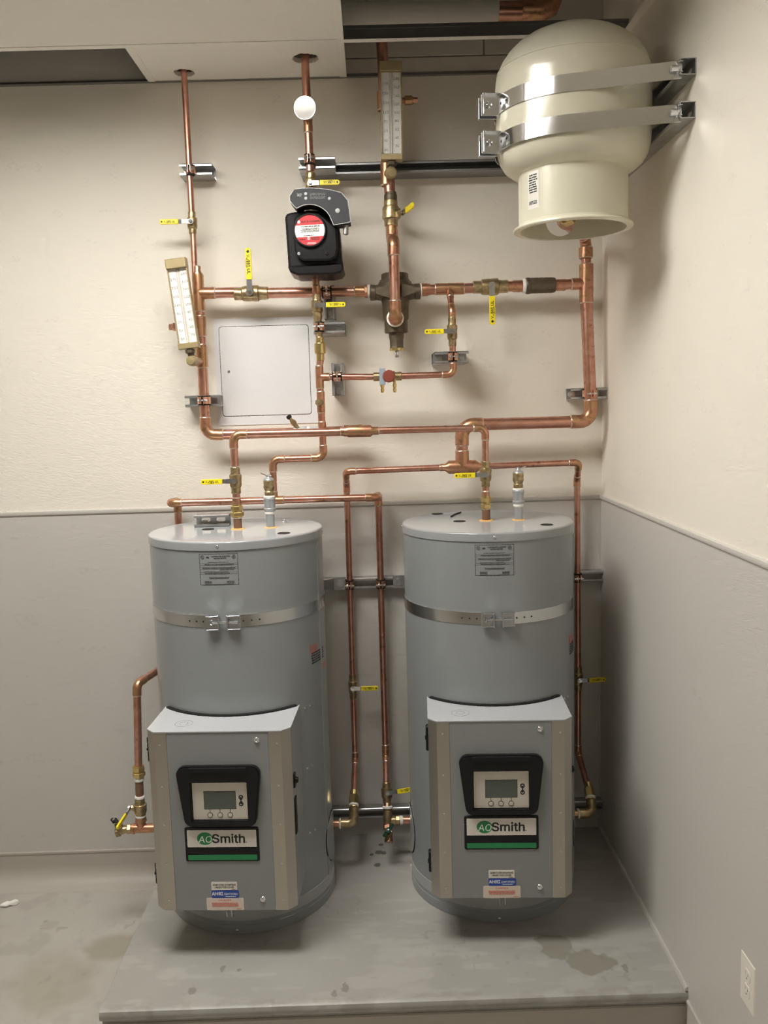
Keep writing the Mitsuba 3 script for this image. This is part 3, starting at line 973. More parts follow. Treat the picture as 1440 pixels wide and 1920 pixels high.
    dot = prism(Point(cx + .0735, yl - .0118).buffer(.0013), .0006, fz(.0046))
    add('control_box__lettering', cat(tm, dot), 'ink', False)
    # stickers near the bottom of the panel
    for nm, mat, w_, y0_, y1_, sx, rr in (('code_sticker', 'sticker_white', .078, .2255, .2515, -.002, .002), ('certification_sticker', 'blue', .083, .2005, .2250, .0, .005), ('danger_sticker', 'sticker_pink', .113, .1615, .2000, -.0015, .003)):
        add('control_box__' + nm, prism(rrect(w_, y1_ - y0_, rr, sx, (y0_ + y1_) / 2), .0008, fz(.0009)), mat, False)
    q = fz(.0017)
    add('control_box__sticker_print', cat(text('ASME CODE STAMPING', .0052, .0004, True, q @ frame(V(-.002, .2425, 0), X * .84, Y, Z)), text('UNDER THIS COVER', .0052, .0004, True, q @ frame(V(-.002, .2345, 0), X * .84, Y, Z)), moved(microtext(.016, 1, .0012, 31), q @ frame(V(.026, .2285, 0), X, Y, Z))), 'ink', False)
    add('control_box__sticker_print', cat(text('AHRI', .0100, .0004, True, q @ frame(V(-.0235, .2140, 0), X * 1.0, Y, Z)), text('CERTIFIED', .0060, .0004, False, q @ frame(V(.0170, .2130, 0), X * .95, Y, Z)), moved(microtext(.04, 1, .0014, 32), q @ frame(V(.0165, .2055, 0), X, Y, Z))), 'print_white', False)
    add('control_box__sticker_print', cat(text('D A N G E R', .0050, .0004, True, q @ frame(V(-.0015, .1935, 0), X, Y, Z)), moved(microtext(.098, 3, .0019, 33, .9, .0005, .0005, 2.5), q @ frame(V(-.0015, .1845, 0), X, Y, Z)), moved(microtext(.018, 1, .0012, 34), q @ frame(V(.04, .1665, 0), X, Y, Z))), 'ink_red', False)
    for lx, lz in ((.117, .693), (.113, .196)):
        o = (F @ np.array([lx, lz, .0009, 1]))[:3]
        add('control_box__latch_screw', cat(lathe([(0, .0092), (.0015, .0088), (.003, .0075)], o, -Y, 24), lathe([(.002, .0055), (.005, .0050), (.006, .0035), (.0045, .002)], o, -Y, 16)), 'chrome', 30)
    # hinges on the left flank, switch and vent slot on the right one
    for z0, z1 in ((.615, .693), (.225, .293)):
        add('control_box__hinge', cat(box((-hx - .0085, yc + .008, z0), (-hx + .001, yc + .030, z1), .003), box((-hx - .011, yc + .010, (z0 + z1) / 2 - .004), (-hx + .001, yc + .026, (z0 + z1) / 2 + .004), .001)), 'black_plastic', 25)
    add('control_box__switch', cat(lathe([(0, .014), (.004, .014), (.006, .010), (.012, .009), (.013, .007)], V(hx, yc + .03, .545), X, 18), box((hx, yc + .018, .523), (hx + .005, yc + .042, .567), .002)), 'black_plastic', 30)
    add('control_box__vent_slot', box((hx, yc + .020, .375), (hx + .004, yc + .048, .490), .0015), 'black_plastic', 25)
    # wire bracket under the box
    wr = [box((-.052, yf + .030, zb - .010), (-.012, yf + .055, zb - .0005), .001), tube(np.array([V(-.05, yf + .027, zb - .016), V(-.012, yf + .026, zb - .016), V(-.006, yf + .026, zb - .018), V(-.005, yf + .027, zb - .038)]), .0016, 8),
          tube(np.array([V(.008, yf + .02, zb), V(.010, yf + .022, zb - .012), V(.011, yf + .026, zb - .036), V(.014, yf + .03, zb - .037)]), .0022, 8), tube(np.array([V(.012, yf + .03, zb - .014), V(.055, yf + .025, zb - .010), V(.062, yf + .022, zb - .002)]), .0016, 8)]
    add('control_box__bottom_bracket', cat(*wr), 'galvanized', 25)
    return out


def heaters():
    ps = heater_parts()
    dicts = [(n, mikit.ply(m, 'mat_' + mat, smooth=s), l) for n, m, mat, s, l in ps]
    for base, lab in ((T1, 'left grey cylindrical electric water heater, with a loose strut offcut on its lid'), (T2, 'right grey cylindrical electric water heater, next to the right wall')):
        k = thing('water_heater', lab, 'water heater', 'pair of grey water heaters')
        M4 = rotz(TURN, base).copy()
        M4[:3, 3] = base
        for n, d, l in dicts:
            kk = num(k + '__' + n)
            put(kk, d, None, M4=M4)
            if l:
                labels[kk] = {'label': l}


heaters()

# ------------------------------------------------------------------ metal straps and wall channels of the heaters
F_ = -Y


def band(key, c, r, z, h, a0, a1, t=.0013, name='band', mat='steel_strap', n=72):
    """Part of a flat metal band about a vertical axis, from angle a0 to a1 (degrees, 0 = right, counter-clockwise)."""
    a = np.radians(np.linspace(a0, a1, n))
    pts = [((r) * math.cos(q), r * math.sin(q)) for q in a] + [((r + t) * math.cos(q), (r + t) * math.sin(q)) for q in a[::-1]]
    return part(key, name, prism(Polygon(pts), h, frame(V(c[0], c[1], z - h / 2), X, Y, Z)), mat, 40)


def heater_strap(T_, z, label, nut):
    k = thing('heater_strap', label, 'strap', 'metal bands round the water heaters')
    r = HR + .0006
    xo = -.0095
    b = band(k, T_, r, z, .037, -90 + 7.2, 270 - 11.2)
    holes = [lathe([(0, .0028), (.0004, .0028)], V(T_[0] + (r + .0014) * math.cos(math.radians(q)), T_[1] + (r + .0014) * math.sin(math.radians(q)), z), V(math.cos(math.radians(q)), math.sin(math.radians(q)), 0), 10) for q in (-90 - 14.5, -90 - 19, -90 - 24, -90 + 10.5, -90 + 15.5, -90 + 20.5)]
    part(b, 'hole', cat(*holes), 'ink', False)
    y = T_[1] - r - .002
    for s, x0, x1 in ((-1, -.058, -.021), (1, .006, .044)):
        xx0, xx1 = T_[0] + x0, T_[0] + x1
        inner = xx1 if s < 0 else xx0
        part(k, 'tension_bracket', cat(box((xx0, y - .003, z - .0215), (xx1, y + .0005, z + .0215), .001), box((xx0, y - .016, z + .0195), (xx1, y, z + .0215), .0006), box((xx0, y - .016, z - .0215), (xx1, y, z - .0195), .0006),
                                       box((inner - .0015, y - .019, z - .024), (inner + .0015, y, z + .024), .0006)), 'zinc', 20)
    xa, xb = T_[0] - .046, T_[0] + .036
    part(k, 'tension_bolt', cat(cyl(V(xa, y - .010, z), V(xb, y - .010, z), .0032, 10), hexnut(V(xa, y - .010, z), V(xa + .006, y - .010, z), .0068), hexnut(V(T_[0] + nut, y - .010, z), V(T_[0] + nut + .006, y - .010, z), .0068)), 'zinc', 20)


heater_strap(T1, 1.178, 'flat metal band with bolted bracket round the left water heater', .0075)
heater_strap(T2, 1.157, 'flat metal band with bolted bracket round the right water heater', -.028)

strut(V((-.46 + XR - .004) / 2, 0, 1.162), X, F_, XR - .004 + .46, W_STRUT, 'long horizontal slotted strut on the wall behind both heaters at band height', 'wall strut channels')
strut(V((-.46 + XR - .004) / 2, 0, .263), X, F_, XR - .004 + .46, W_STRUT, 'long horizontal slotted strut low on the wall behind both heaters', 'wall strut channels')


def anchor(px, s, label):
    """Folded plate bolted to the strut that holds the end of a heater band."""
    k = thing('strap_anchor', label, 'bracket', 'strap anchors on the strut')
    c = at(px, 1093, -W_STRUT)
    z = 1.165
    part(k, 'plate', cat(box((c[0] - .022, -.0455, z - .0245), (c[0] + .022, -.0416, z + .0245), .001), obox(V(c[0] + s * .045, -.062, z), (unit(V(s * .8, -.6, 0)), unit(V(.6 * s, .8, 0)) * s, Z), (.058, .0035, .040), .001)), 'galvanized', 20)
    part(k, 'bolt', cat(hexnut(V(c[0], -.0455, z), V(c[0], -.053, z), .010), lathe([(0, .0145), (.002, .0140)], V(c[0], -.0455, z), -Y, 18)), 'zinc', 20)


anchor(637, -1, 'folded steel anchor plate bolted to the strut beside the left heater')
anchor(748, 1, 'folded steel anchor plate bolted to the strut beside the right heater')

# ------------------------------------------------------------------ thin riser from the ceiling (left)
xr, yr = -.605, -.093
k = thing('copper_pipe', 'thin copper riser from the left ceiling hole down to a yellow lever valve', 'pipe')
part(k, 'pipe', cyl(at(345, 139, yr) + V(0, 0, .25), at(359.6, 402, yr), .0106, 20), 'copper', 40)
ball_valve(at(360.5, 418, yr), unit(at(345, 139, yr) - at(361, 432, yr)), F_, -X, .0106, 'small ball valve with yellow lever pointing left on the thin left riser', L=.074, lev=.106)
strut(V(-.589, 0, at(357, 318, -.082)[2]), X, F_, .112, .0826, 'short strut bracket holding the thin left riser near the ceiling', 'short strut brackets', slots=False)
clamp(at(357.5, 320, yr - .002), Z, F_, .0106, 'cushion clamp round the thin left riser', 1)

# ------------------------------------------------------------------ hot main on the left and outlet manifold over the heaters
k = thing('copper_pipe', 'hot copper main at the left, running down to the manifold over both heaters', 'pipe')
rb = .0178
zt_ = 2.2215
part(k, 'pipe', cyl(at(361.5, 432, yr), at(366, 524, yr - .005), .0106, 20), 'copper', 40)
tc = V(-.598, -.1, zt_)
tee(k, tc, Z, X, rb, taper=((1, .0106),), L=.062, Lb=.058)
zb_ = 1.7285
zf_ = 1.7355
run(k, [tc - Z * .05, V(-.598, -.1, zb_), V(-.046, -.1, zb_), V(-.046, -.30, zf_ + .001)], rb)
part(k, 'pipe', cyl(tc + X * .05, at(446, 548, -.1), rb, 20), 'copper', 40)
coupling(k, V(-.598, -.1, 2.045), V(-.598, -.1, 1.965), rb, name='tee')
zq = at(330, 613, -.1)[2]
xq0 = at(317, 613, -.1)[0]
part(k, 'test_plug', cat(cyl(V(-.598, -.1, zq), V(xq0 + .03, -.1, zq), .0105, 16), hexnut(V(xq0 + .038, -.1, zq), V(xq0 + .014, -.1, zq), .0150, 8), cyl(V(xq0 + .016, -.1, zq), V(xq0, -.1, zq), .0105, 4)), 'copper_bright', 20, label='plugged side outlet behind the thermometer')
coupling(k, V(-.598, -.1, zq + .035), V(-.598, -.1, zq - .035), rb, name='tee')
# front manifold
rf, rs = .0128, .0112
fe, ge = V(-.460, -.362, zf_), V(.367, -.340, zf_ - .003)
cl, cr = V(-.096, -.352, zf_ - .001), V(.0035, -.349, zf_ - .0015)
run(k, [V(-.459, -.364, 1.632), fe, cl], rf)
run(k, [cr, ge, V(.366, -.338, 1.600)], rs)
mm = lathe([(-.012, rf * 1.16), (.004, rf * 1.2), (.012, .0195), (.084, .0195), (.092, rs * 1.2), (.112, rs * 1.16)], cl, cr - cl, 22)
e = part(k, 'tee', cat(mm, cyl(V(-.046, -.352, zf_), V(-.046, -.29, zf_), rb * 1.14, 20)), 'copper_fitting', 40)
joints(e, solder_ring(cl - X * .012, -X, rf), solder_ring(cr + X * .012, X, rs))

# heater outlets: valve, union, threaded nipple
for base, dx, dy, zv, lab, rr in ((T1, .0073, -.016, 1.5855, 'ball valve with yellow lever pointing left above the left water heater', rf), (T2, -.004, -.006, 1.580, 'ball valve with yellow lever pointing left above the right water heater', rs)):
    c = V(base[0] + dx, base[1] + dy, zv)
    ball_valve(c, Z, unit(V(0, -1, .0)), -X, rr, lab, L=.086, lev=.108, body_r=.0195, grip=.070)
    k = thing('copper_pipe', 'short copper tail with brass union and dark nipple on the %s heater lid' % ('left' if base is T1 else 'right'), 'pipe')
    zl = PAD + HT
    part(k, 'pipe', cyl(c - Z * .035, V(c[0], c[1], zl + .068), rr, 20), 'copper', 40)
    coupling(k, c - Z * .058, c - Z * .085, rr)
    union(k, V(c[0], c[1], zl + .060), -Z, rr)
    tape(k, V(c[0], c[1], zl + .041), Z, rr, .013)
    part(k, 'nipple', cyl(V(c[0], c[1], zl - .004), V(c[0], c[1], zl + .037), .0138, 20), 'rust_nipple', 40)
    a = np.linspace(0, 2 * np.pi, 29)[:-1]
    q = .0265 * (1 + .2 * rng.uniform(-1, 1, 28))
    part(k, 'foam_collar', lathe([(0, .024), (.0022, .022), (.0035, .016)], V(c[0], c[1], zl), Z, 22), 'foam', False, label='ring of orange foam round the nipple')

# temperature and pressure relief valves
for base, dx, dy, lab, lv in ((T1, .114, -.003, 'bronze relief valve on a galvanized nipple standing on the left heater lid', -1), (T2, .103, -.014, 'bronze relief valve on a galvanized nipple standing on the right heater lid', 1)):
    k = thing('relief_valve', lab, 'valve', 'relief valves on the heater lids')
    o = V(base[0] + dx, base[1] + dy, PAD + HT)
    part(k, 'nipple', cyl(o - Z * .004, o + Z * .055, .0140, 20), 'malleable', 40)
    tape(k, o + Z * .0505, Z, .0145, .012)
    part(k, 'coupling', lathe([(.056, .0188), (.058, .0198), (.064, .0200), (.066, .0182), (.090, .0182), (.092, .0198), (.098, .0198), (.100, .0185)], o, Z, 24), 'malleable', 40, label='galvanized coupling')
    tape(k, o + Z * .103, Z, .0155, .008)
    part(k, 'body', lathe([(.105, .0125), (.107, .0150), (.119, .0158), (.122, .0135), (.125, .0150), (.132, .0180), (.136, .0188), (.142, .0176), (.150, .0180), (.155, .0182), (.157, .0172)], o, Z, 24), 'brass', 40)
    part(k, 'outlet', cyl(o + Z * .138, o + Z * .138 + Y * .034, .0135, 18), 'brass', 40)
    part(k, 'cap', lathe([(.157, .0172), (.160, .0172), (.164, .0145), (.166, .008), (.172, .0045), (.176, .0045)], o, Z, 22), 'malleable', 40)
    part(k, 'test_lever', cat(moved(box((-.004, -.006, -.001), (.028, .006, .0012), .0006), frame(o + Z * .170, unit(V(lv * .9, .1, .42 if lv < 0 else .25)), Y, unit(np.cross(unit(V(lv * .9, .1, .42 if lv < 0 else .25)), Y)))), cyl(o + V(-.009, 0, .172), o + V(.009, 0, .172), .0024, 8)), 'zinc', 25)
    part(k, 'foam_collar', lathe([(0, .022), (.002, .020), (.003, .016)], o, Z, 22), 'foam', False, label='ring of orange foam round the nipple')

# loose things on the heater lids
k = strut(V(-.558, -.255, PAD + HT + .0209), X, V(0, -1, 0), .118, W_STRUT, 'short loose offcut of galvanized strut lying on the left heater lid', slots=True, mat='galvanized', cat_='offcut')
k = thing('wire_scrap', 'small dark bent wire lying on the right heater lid', 'wire')
p_ = [at_z(846, 970, PAD + HT), at_z(852, 966, PAD + HT), at_z(864, 962, PAD + HT)]
put(k, tube(np.array(p_) + V(0, 0, .003), .0028, 8), 'black_soft')
k = thing('metal_shaving', 'tiny pile of bright shavings on the left heater lid behind the relief valve', 'shavings', kind='stuff')
g = np.random.default_rng(5)
ms = []
for i in range(14):
    c = at_z(534 + g.uniform(-7, 7), 978 + g.uniform(-2, 2), PAD + HT)
    a = g.uniform(0, 6.28)
    ms.append(tube(np.array([c + V(.006 * math.cos(a + t) * (1 - t / 6), .006 * math.sin(a + t), .0012 + .002 * t / 3) for t in np.linspace(0, 2.4, 6)]), .0008, 5))
put(k, cat(*ms), 'zinc')

# ------------------------------------------------------------------ horizontal header at the upper level
zh = 2.2135
yl = -.1
c2 = at(471, 547.5, yl)
c2 = V(c2[0], yl, zh + .003)
ball_valve(c2, X, F_, Z, rb, 'ball valve with yellow lever pointing straight up on the horizontal pipe left of the pump', L=.118, lev=.148, body_r=.027, grip=.106)
mv = V(.0885, -.1, 2.2115)
k = thing('copper_pipe', 'horizontal copper pipe behind the pump, between the upright lever valve and the mixing valve', 'pipe')
part(k, 'pipe', cyl(c2 + X * .05, V(-.030, yl, zh), rb, 20), 'copper', 40)
coupling(k, V(-.053, yl, zh), V(-.018, yl, zh), rb)
part(k, 'adapter', hexnut(V(-.020, yl, zh), V(-.008, yl, zh), .0225, 8), 'copper_fitting', 20)
tape(k, V(-.0035, yl, zh), X, .019, .010)

# mixing valve
k = thing('mixing_valve', 'dark cast bronze mixing valve at the middle of the horizontal pipe run', 'valve')
zm = mv[2]
xm = mv[0]
part(k, 'body', cat(lathe([(-.088, .0235), (-.086, .0275), (-.070, .0275), (-.068, .0255), (-.045, .030), (.045, .030), (.068, .0255), (.070, .0275), (.086, .0275), (.088, .0235)], V(xm, -.1, zm - .004), X, 28),
                    lathe([(-.145, .038), (-.143, .0405), (-.100, .0405), (-.096, .045), (-.052, .046), (-.030, .050), (.0, .052), (.015, .056), (.030, .056), (.036, .050), (.040, .047), (.056, .047), (.059, .044)], V(xm, -.1, zm), Z, 32)), 'bronze', 40)
part(k, 'cover_flange', cat(*[hexnut(V(xm + .049 * math.cos(q), -.1 + .049 * math.sin(q), zm + .028), V(xm + .049 * math.cos(q), -.1 + .049 * math.sin(q), zm + .036), .0065) for q in np.arange(6) * math.pi / 3 + .3],
                            lathe([(.010, .057), (.012, .0595), (.024, .0595), (.026, .057)], V(xm, -.1, zm), Z, 32)), 'bronze', 30)
for s in (-1, 1):
    rib = Polygon([(.020, -.026), (.068, -.010), (.068, .008), (.020, .020)])
    part(k, 'rib', prism(rib, .012, frame(V(xm, -.155, zm - .004), X * s, Z, -Y * s) if s > 0 else frame(V(xm, -.143, zm - .004), X * s, Z, -np.cross(Z, X))), 'bronze', 25)
part(k, 'bonnet', lathe([(-.205, .0215), (-.203, .0245), (-.195, .0245), (-.193, .0235), (-.168, .0235), (-.160, .026), (-.140, .026)], V(xm, -.1, zm), Z, 8, ), 'bronze', 20)
part(k, 'bonnet_ring', cyl(V(xm, -.1, zm - .2065), V(xm, -.1, zm - .197), .0255, 24, .001), 'brass_bright', 40, label='bright brass ring at the foot of the valve')
part(k, 'adjusting_screw', cat(cyl(V(xm, -.1, zm - .224), V(xm, -.1, zm - .205), .0045, 10), hexnut(V(xm, -.1, zm - .212), V(xm, -.1, zm - .206), .008), hexnut(V(xm, -.1, zm - .230), V(xm, -.1, zm - .221), .0072)), 'zinc', 20)
zp_ = 2.112
part(k, 'front_port', cyl(V(xm - .004, -.13, zp_), V(xm - .004, -.158, zp_), .030, 28, .002), 'bronze', 40)
part(k, 'port_tape', lathe([(0, .0285), (.004, .0300), (.007, .0300), (.009, .024)], V(xm - .004, -.157, zp_), -Y, 28), 'tape', 40)

k = thing('copper_pipe', 'horizontal copper pipe with a tee just right of the mixing valve', 'pipe')
xt = .319
tape(k, V(.1795, yl, zh - .002), X, .0195, .006)
part(k, 'adapter', cat(cyl(V(.182, yl, zh - .001), V(.202, yl, zh), .0225, 20), cyl(V(.19, yl, zh), V(.21, yl, zh), rb * 1.14, 20)), 'copper_fitting', 40)
part(k, 'pipe', cyl(V(.19, yl, zh - .001), V(.365, yl, zh + .001), rb, 20), 'copper', 40)
b_ = unit(V(0, -.7, -.72))
tee(k, V(xt - .04, yl, zh), X, b_, rb, .0108, L=.05, Lb=.045)
v8 = at(848, 622, -.18)
xt = .2785
run(k, [V(xt, yl, zh), V(xt, -.18, zh - .083), V(v8[0], -.18, v8[2] + .03)], .0108)
ball_valve(v8, Z, F_, -X, .0108, 'small ball valve with yellow lever pointing left under the tee right of the mixing valve', L=.098, lev=.097, body_r=.0172, grip=.066)

v7 = at(919.5, 538, yl)
v7[2] = zh + .003
ball_valve(v7, X, F_, -Z, rb, 'ball valve with yellow lever pointing straight down right of the mixing valve', L=.122, lev=.134, body_r=.028, grip=.098)
k = thing('check_valve', 'dark bronze inline check valve with white thread tape, left of the large vertical pipe', 'valve')
xa, xb = at(986, 538, yl)[0], at(1041, 535, yl)[0]
zc_ = zh + .003
part(k, 'body', cat(lathe([(0, .024), (.002, .0265), (.014, .0275), (xb - xa - .014, .0275), (xb - xa - .002, .0255), (xb - xa, .023)], V(xa, yl, zc_), X, 10), lathe([(.0, .0268), (.003, .0285), (.012, .0285), (.014, .027)], V(xa, yl, zc_), X, 24)), 'bronze', 20)
tape(k, V(xa - .005, yl, zc_), X, .021, .015)
part(k, 'adapter', cat(cyl(V(v7[0] + .055, yl, zc_), V(xa - .002, yl, zc_), rb, 20), cyl(V(xa - .045, yl, zc_), V(xa - .010, yl, zc_), rb * 1.15, 20)), 'copper_fitting', 40, label='copper adapter')

# ------------------------------------------------------------------ cold feed
rc = .0212
k = thing('copper_pipe', 'large copper pipe in the right corner, below the cream tank, feeding both heaters', 'pipe')
tcx = V(.757, -.108, zh + .004)
tee(k, tcx, Z, -X, rc, rb, L=.066, Lb=.052)
part(k, 'pipe', cyl(V(xb - .004, yl, zc_), tcx - X * .04, rb, 20), 'copper', 40)
coupling(k, V(xb + .004, yl, zc_), V(xb + .036, yl, zc_), rb, rings=False)
top = V(.7545, -.11, 2.378)
HOLE = at(1050, 416, -.50)
run(k, [tcx, V(.7545, -.11, 2.372), V(HOLE[0] + .01, -.50, HOLE[2]), V(.5865, -.62, HOLE[2] + .01), V(.587, -.65, 2.44)], rc * .8)
coupling(k, V(.7545, -.11, 2.34), V(.7548, -.11, 2.305), rc)
zn = 1.7385
yc_ = -.118
zm2 = 1.5895
mt = V(.311, yc_, zm2)
run(k, [tcx - Z * .06, V(.773, yc_, zn), V(.3125, yc_, zn), mt + Z * .05], rc)
rp = .0112
tee(k, mt, X, Z, rc, rc, L=.047, Lb=.058, taper=((-1, rp), (1, rp)))
yd = -.06
run(k, [mt - X * .075, V(-.1045, yc_, zm2 - .004), V(-.1055, yd, zm2 - .06), V(-.1065, yd, .80)], rp, k=1.7)
run(k, [mt + X * .075, V(.7275, yc_, zm2 + .004), V(.7345, yd, zm2 - .065), V(.7375, yd, .80)], rp, k=1.7)
ball_valve(V(-.1065, yd, .775), Z, F_, X, rp, 'small ball valve with yellow lever halfway down the left copper drop between the heaters', L=.092, lev=.094, body_r=.0172, grip=.064)
ball_valve(V(.7378, yd, .779), Z, F_, X, rp, 'small ball valve with yellow lever in the dark corner beside the right heater', L=.092, lev=.097, body_r=.0172, grip=.062, tilt=-.06)

# drops to the bottom inlets
for xd, yi, zi_, side, T_, lab in ((-.1075, -.275, .352, -1, T1, 'copper drop with bronze elbow feeding the right side of the left heater'), (.7370, -.275, .360, -1, T2, 'copper drop with offset and bronze elbow feeding the right side of the right heater')):
    k = thing('copper_pipe', lab, 'pipe', )
    run(k, [V(xd, yd, .752), V(xd, yd, .49), V(xd - .004, yi + .02, .415)], rp, k=1.5)
    part(k, 'union_nut', cat(hexnut(V(xd - .003, yi + .035, .430), V(xd - .004, yi + .006, .405), .0185), cyl(V(xd - .003, yi + .05, .44), V(xd - .004, yi, .40), .0145, 18)), 'brass_bright', 20)
    d = unit(V(-.001, -.03, -.025))
    part(k, 'thread_tape', lathe([(0, .0165), (.003, .0185), (.007, .0180), (.009, .015)], V(xd - .004, yi + .010, .409), d, 20), 'tape', 40)
    c = V(xd - .004, yi - .018, zi_)
    part(k, 'elbow', tube(np.concatenate([[V(xd - .004, yi + .003, .402)], arc_path(c, unit(c - V(xd - .004, yi + .003, .402)), -X, .022), [c - X * .048]]), .0172, 20), 'brass', 40, label='bronze elbow')
    tape(k, c - X * .049, X, .0155, .008)
    xs_ = T_[0] + math.sqrt(HR ** 2 - (c[1] - T_[1]) ** 2) - .004
    part(k, 'nipple', cyl(c - X * .045, V(xs_, c[1], c[2]), .0138, 20), 'copper_fitting', 40)

# ------------------------------------------------------------------ pump line
yp = -.18
rq = .0133
xq = lambda z: -.1915 + (2.96 - z) * .0097
k = thing('copper_pipe', 'copper riser from the right ceiling hole to the valve above the pump', 'pipe')
part(k, 'pipe', cyl(V(xq(3.3), yp, 3.3), V(xq(2.60), yp, 2.60), rq, 20), 'copper', 40)
coupling(k, V(xq(2.785), yp, 2.785), V(xq(2.725), yp, 2.725), rq)
# gauge
k = thing('pressure_gauge', 'round chrome-rimmed gauge on the riser above the pump, its glass catching the light', 'gauge')
gc = at(573, 204, -.215)
tl = unit(V(-.13, -1, -.095))
part(k, 'stem', cyl(V(xq(gc[2]), yp, gc[2]), gc - tl * .002, .008, 12), 'brass', 40)
part(k, 'case', lathe([(-.012, .028), (-.010, .0345), (.008, .0365), (.012, .0372), (.0145, .0365), (.0145, .0335)], gc, tl, 40), 'chrome', 40)
part(k, 'dial', lathe([(.0146, .0336), (.0150, .0330)], gc, tl, 40), 'gauge_glass', 20, label='white dial under glare')

v4a = V(xq(2.556), yp, 2.556)
ball_valve(v4a, Z, F_, X, rq, 'ball valve with yellow lever pointing right just above the pump', L=.078, lev=.098, body_r=.0185, grip=.066)
strut(V(-.166, -.0826, at(600, 305, -.165)[2]), X, F_, .122, .0826, 'short strut piece on the long upper strut, holding the riser above the pump', 'short strut brackets', slots=False)
clamp(V(xq(2.64), yp - .002, at(579, 300, -.18)[2]), Z, F_, rq, 'cushion clamp round the riser above the pump', -1)
strut(V((-.225 + .72) / 2, 0, at(600, 305, -.165)[2]), X, F_, .72 + .225, .0824, 'long dark horizontal strut on the wall between the pump riser and the cream tank', 'wall strut channels', slots=False, mat='strut_dark')

# ------------------------------------------------------------------ circulating pump
def pxpoly(pts, y, ox=520., oy=330., s=6.62):
    """Outline points read off an enlarged crop of the photograph, as (x, z) at depth y."""
    return Polygon([tuple(at(ox + a / s, oy + b / s, y)[[0, 2]]) for a, b in pts])


def wf(y):
    return frame(V(0, y, 0), X, Z, -Y)


k = thing('circulating_pump', 'black circulating pump with grey control hood and round red label', 'pump')
zpt, zpb = at(583, 355, yp)[2], at(592, 520, yp)[2]
xpc = xq((zpt + zpb) / 2)
zpm = (zpt + zpb) / 2
part(k, 'casing', cat(lathe([(0, .030), (.004, .034), (.012, .034), (.016, .024), (zpt - zpb - .016, .024), (zpt - zpb - .012, .034), (zpt - zpb - .004, .034), (zpt - zpb, .030)], V(xq(zpb), yp, zpb + .001), Z, 20),
                      lathe([(0, .058), (.02, .066), (.06, .066), (.075, .060)], V(xpc, yp + .040, zpm - .01), -Y, 28)), 'bronze', 40)
body = pxpoly([(96, 520), (112, 476), (165, 455), (330, 430), (560, 430), (720, 520), (770, 640), (790, 900), (802, 1070), (806, 1150), (780, 1195), (700, 1215), (260, 1225), (165, 1190), (138, 1120), (118, 800)], -.275)
body = body.buffer(-.006).buffer(.006, quad_segs=5)
part(k, 'motor_housing', bevel_prism(body, .145, .008, wf(-.135)), 'black_soft', 28)
low = pxpoly([(128, 1118), (810, 1075), (824, 1150), (790, 1200), (700, 1222), (250, 1232), (160, 1196)], -.281)
part(k, 'foot_band', bevel_prism(low.buffer(-.004).buffer(.004, quad_segs=4), .150, .006, wf(-.136)), 'black_plastic', 28)
cov = pxpoly([(190, 640), (215, 520), (300, 440), (400, 425), (520, 450), (600, 540), (640, 660), (690, 760), (740, 640), (755, 900), (730, 1010), (650, 1050), (330, 1052), (255, 1020), (215, 930)], -.305).convex_hull
part(k, 'cover', bevel_prism(cov.buffer(-.008).buffer(.008, quad_segs=5), .030, .006, wf(-.279)), 'black_plastic', 28)
lc = at(520 + 400 / 6.62, 330 + 668 / 6.62, -.323)
part(k, 'label_ring', shell([(-.004, .0485), (-.004, .056), (.006, .0545), (.009, .0520), (.009, .0485)], V(lc[0], -.312, lc[2]), -Y, 48), 'black_soft', 40)
tilt = math.radians(-2)
Ml = frame(V(lc[0], -.3165, lc[2]), V(math.cos(tilt), 0, -math.sin(tilt)), V(math.sin(tilt), 0, math.cos(tilt)), -Y)
disc = Point(0, 0).buffer(.0505, quad_segs=20)
part(k, 'label', prism(disc, .001, Ml), 'red', False, label='round red label with a white band')
wb_ = disc.intersection(sbox(-.06, -.0205, .06, .0165))
lk = part(k, 'label_band', prism(wb_, .0004, moved_frame(Ml, .001)), 'print_white', False)
part(k, 'label_lettering', cat(text('Bell & Gossett', .0066, .0004, True, moved_frame(Ml, .001) @ frame(V(.0045, .0275, 0), X, Y, Z)), moved(microtext(.02, 1, .003, 41), moved_frame(Ml, .0005) @ frame(V(-.026, -.028, 0), X, Y, Z)), moved(microtext(.03, 3, .0018, 42), moved_frame(Ml, .0005) @ frame(V(.016, -.024, 0), X, Y, Z)),
                               moved(microtext(.075, 1, .0026, 43), moved_frame(Ml, .0009) @ frame(V(.005, .0115, 0), X, Y, Z)), moved(microtext(.080, 4, .0018, 44, .8), moved_frame(Ml, .0009) @ frame(V(.002, .0055, 0), X, Y, Z)), moved(microtext(.06, 1, .0018, 45, .6), moved_frame(Ml, .0009) @ frame(V(-.005, -.0165, 0), X, Y, Z))), 'ink', False)
part(k, 'label_lettering', cat(prism(affinity.translate(affinity.scale(Point(0, 0).buffer(1), .0045, .0055), -.0335, .0275), .0004, moved_frame(Ml, .001)), prism(Point(-.005, -.0255).buffer(.0045).difference(Point(-.004, -.0255).buffer(.0018)), .0004, moved_frame(Ml, .001)),
                               moved(microtext(.034, 2, .0018, 46), moved_frame(Ml, .0005) @ frame(V(.004, -.0395, 0), X, Y, Z))), 'print_white', False)
for a, b in ((268, 966), (614, 962)):
    q = at(520 + a / 6.62, 330 + b / 6.62, -.310)
    part(k, 'screw', lathe([(0, .0052), (.0025, .0050), (.003, .0036), (.0012, .0030)], q + Y * .001, -Y, 14), 'galvanized' if a < 400 else 'black_soft', 30)
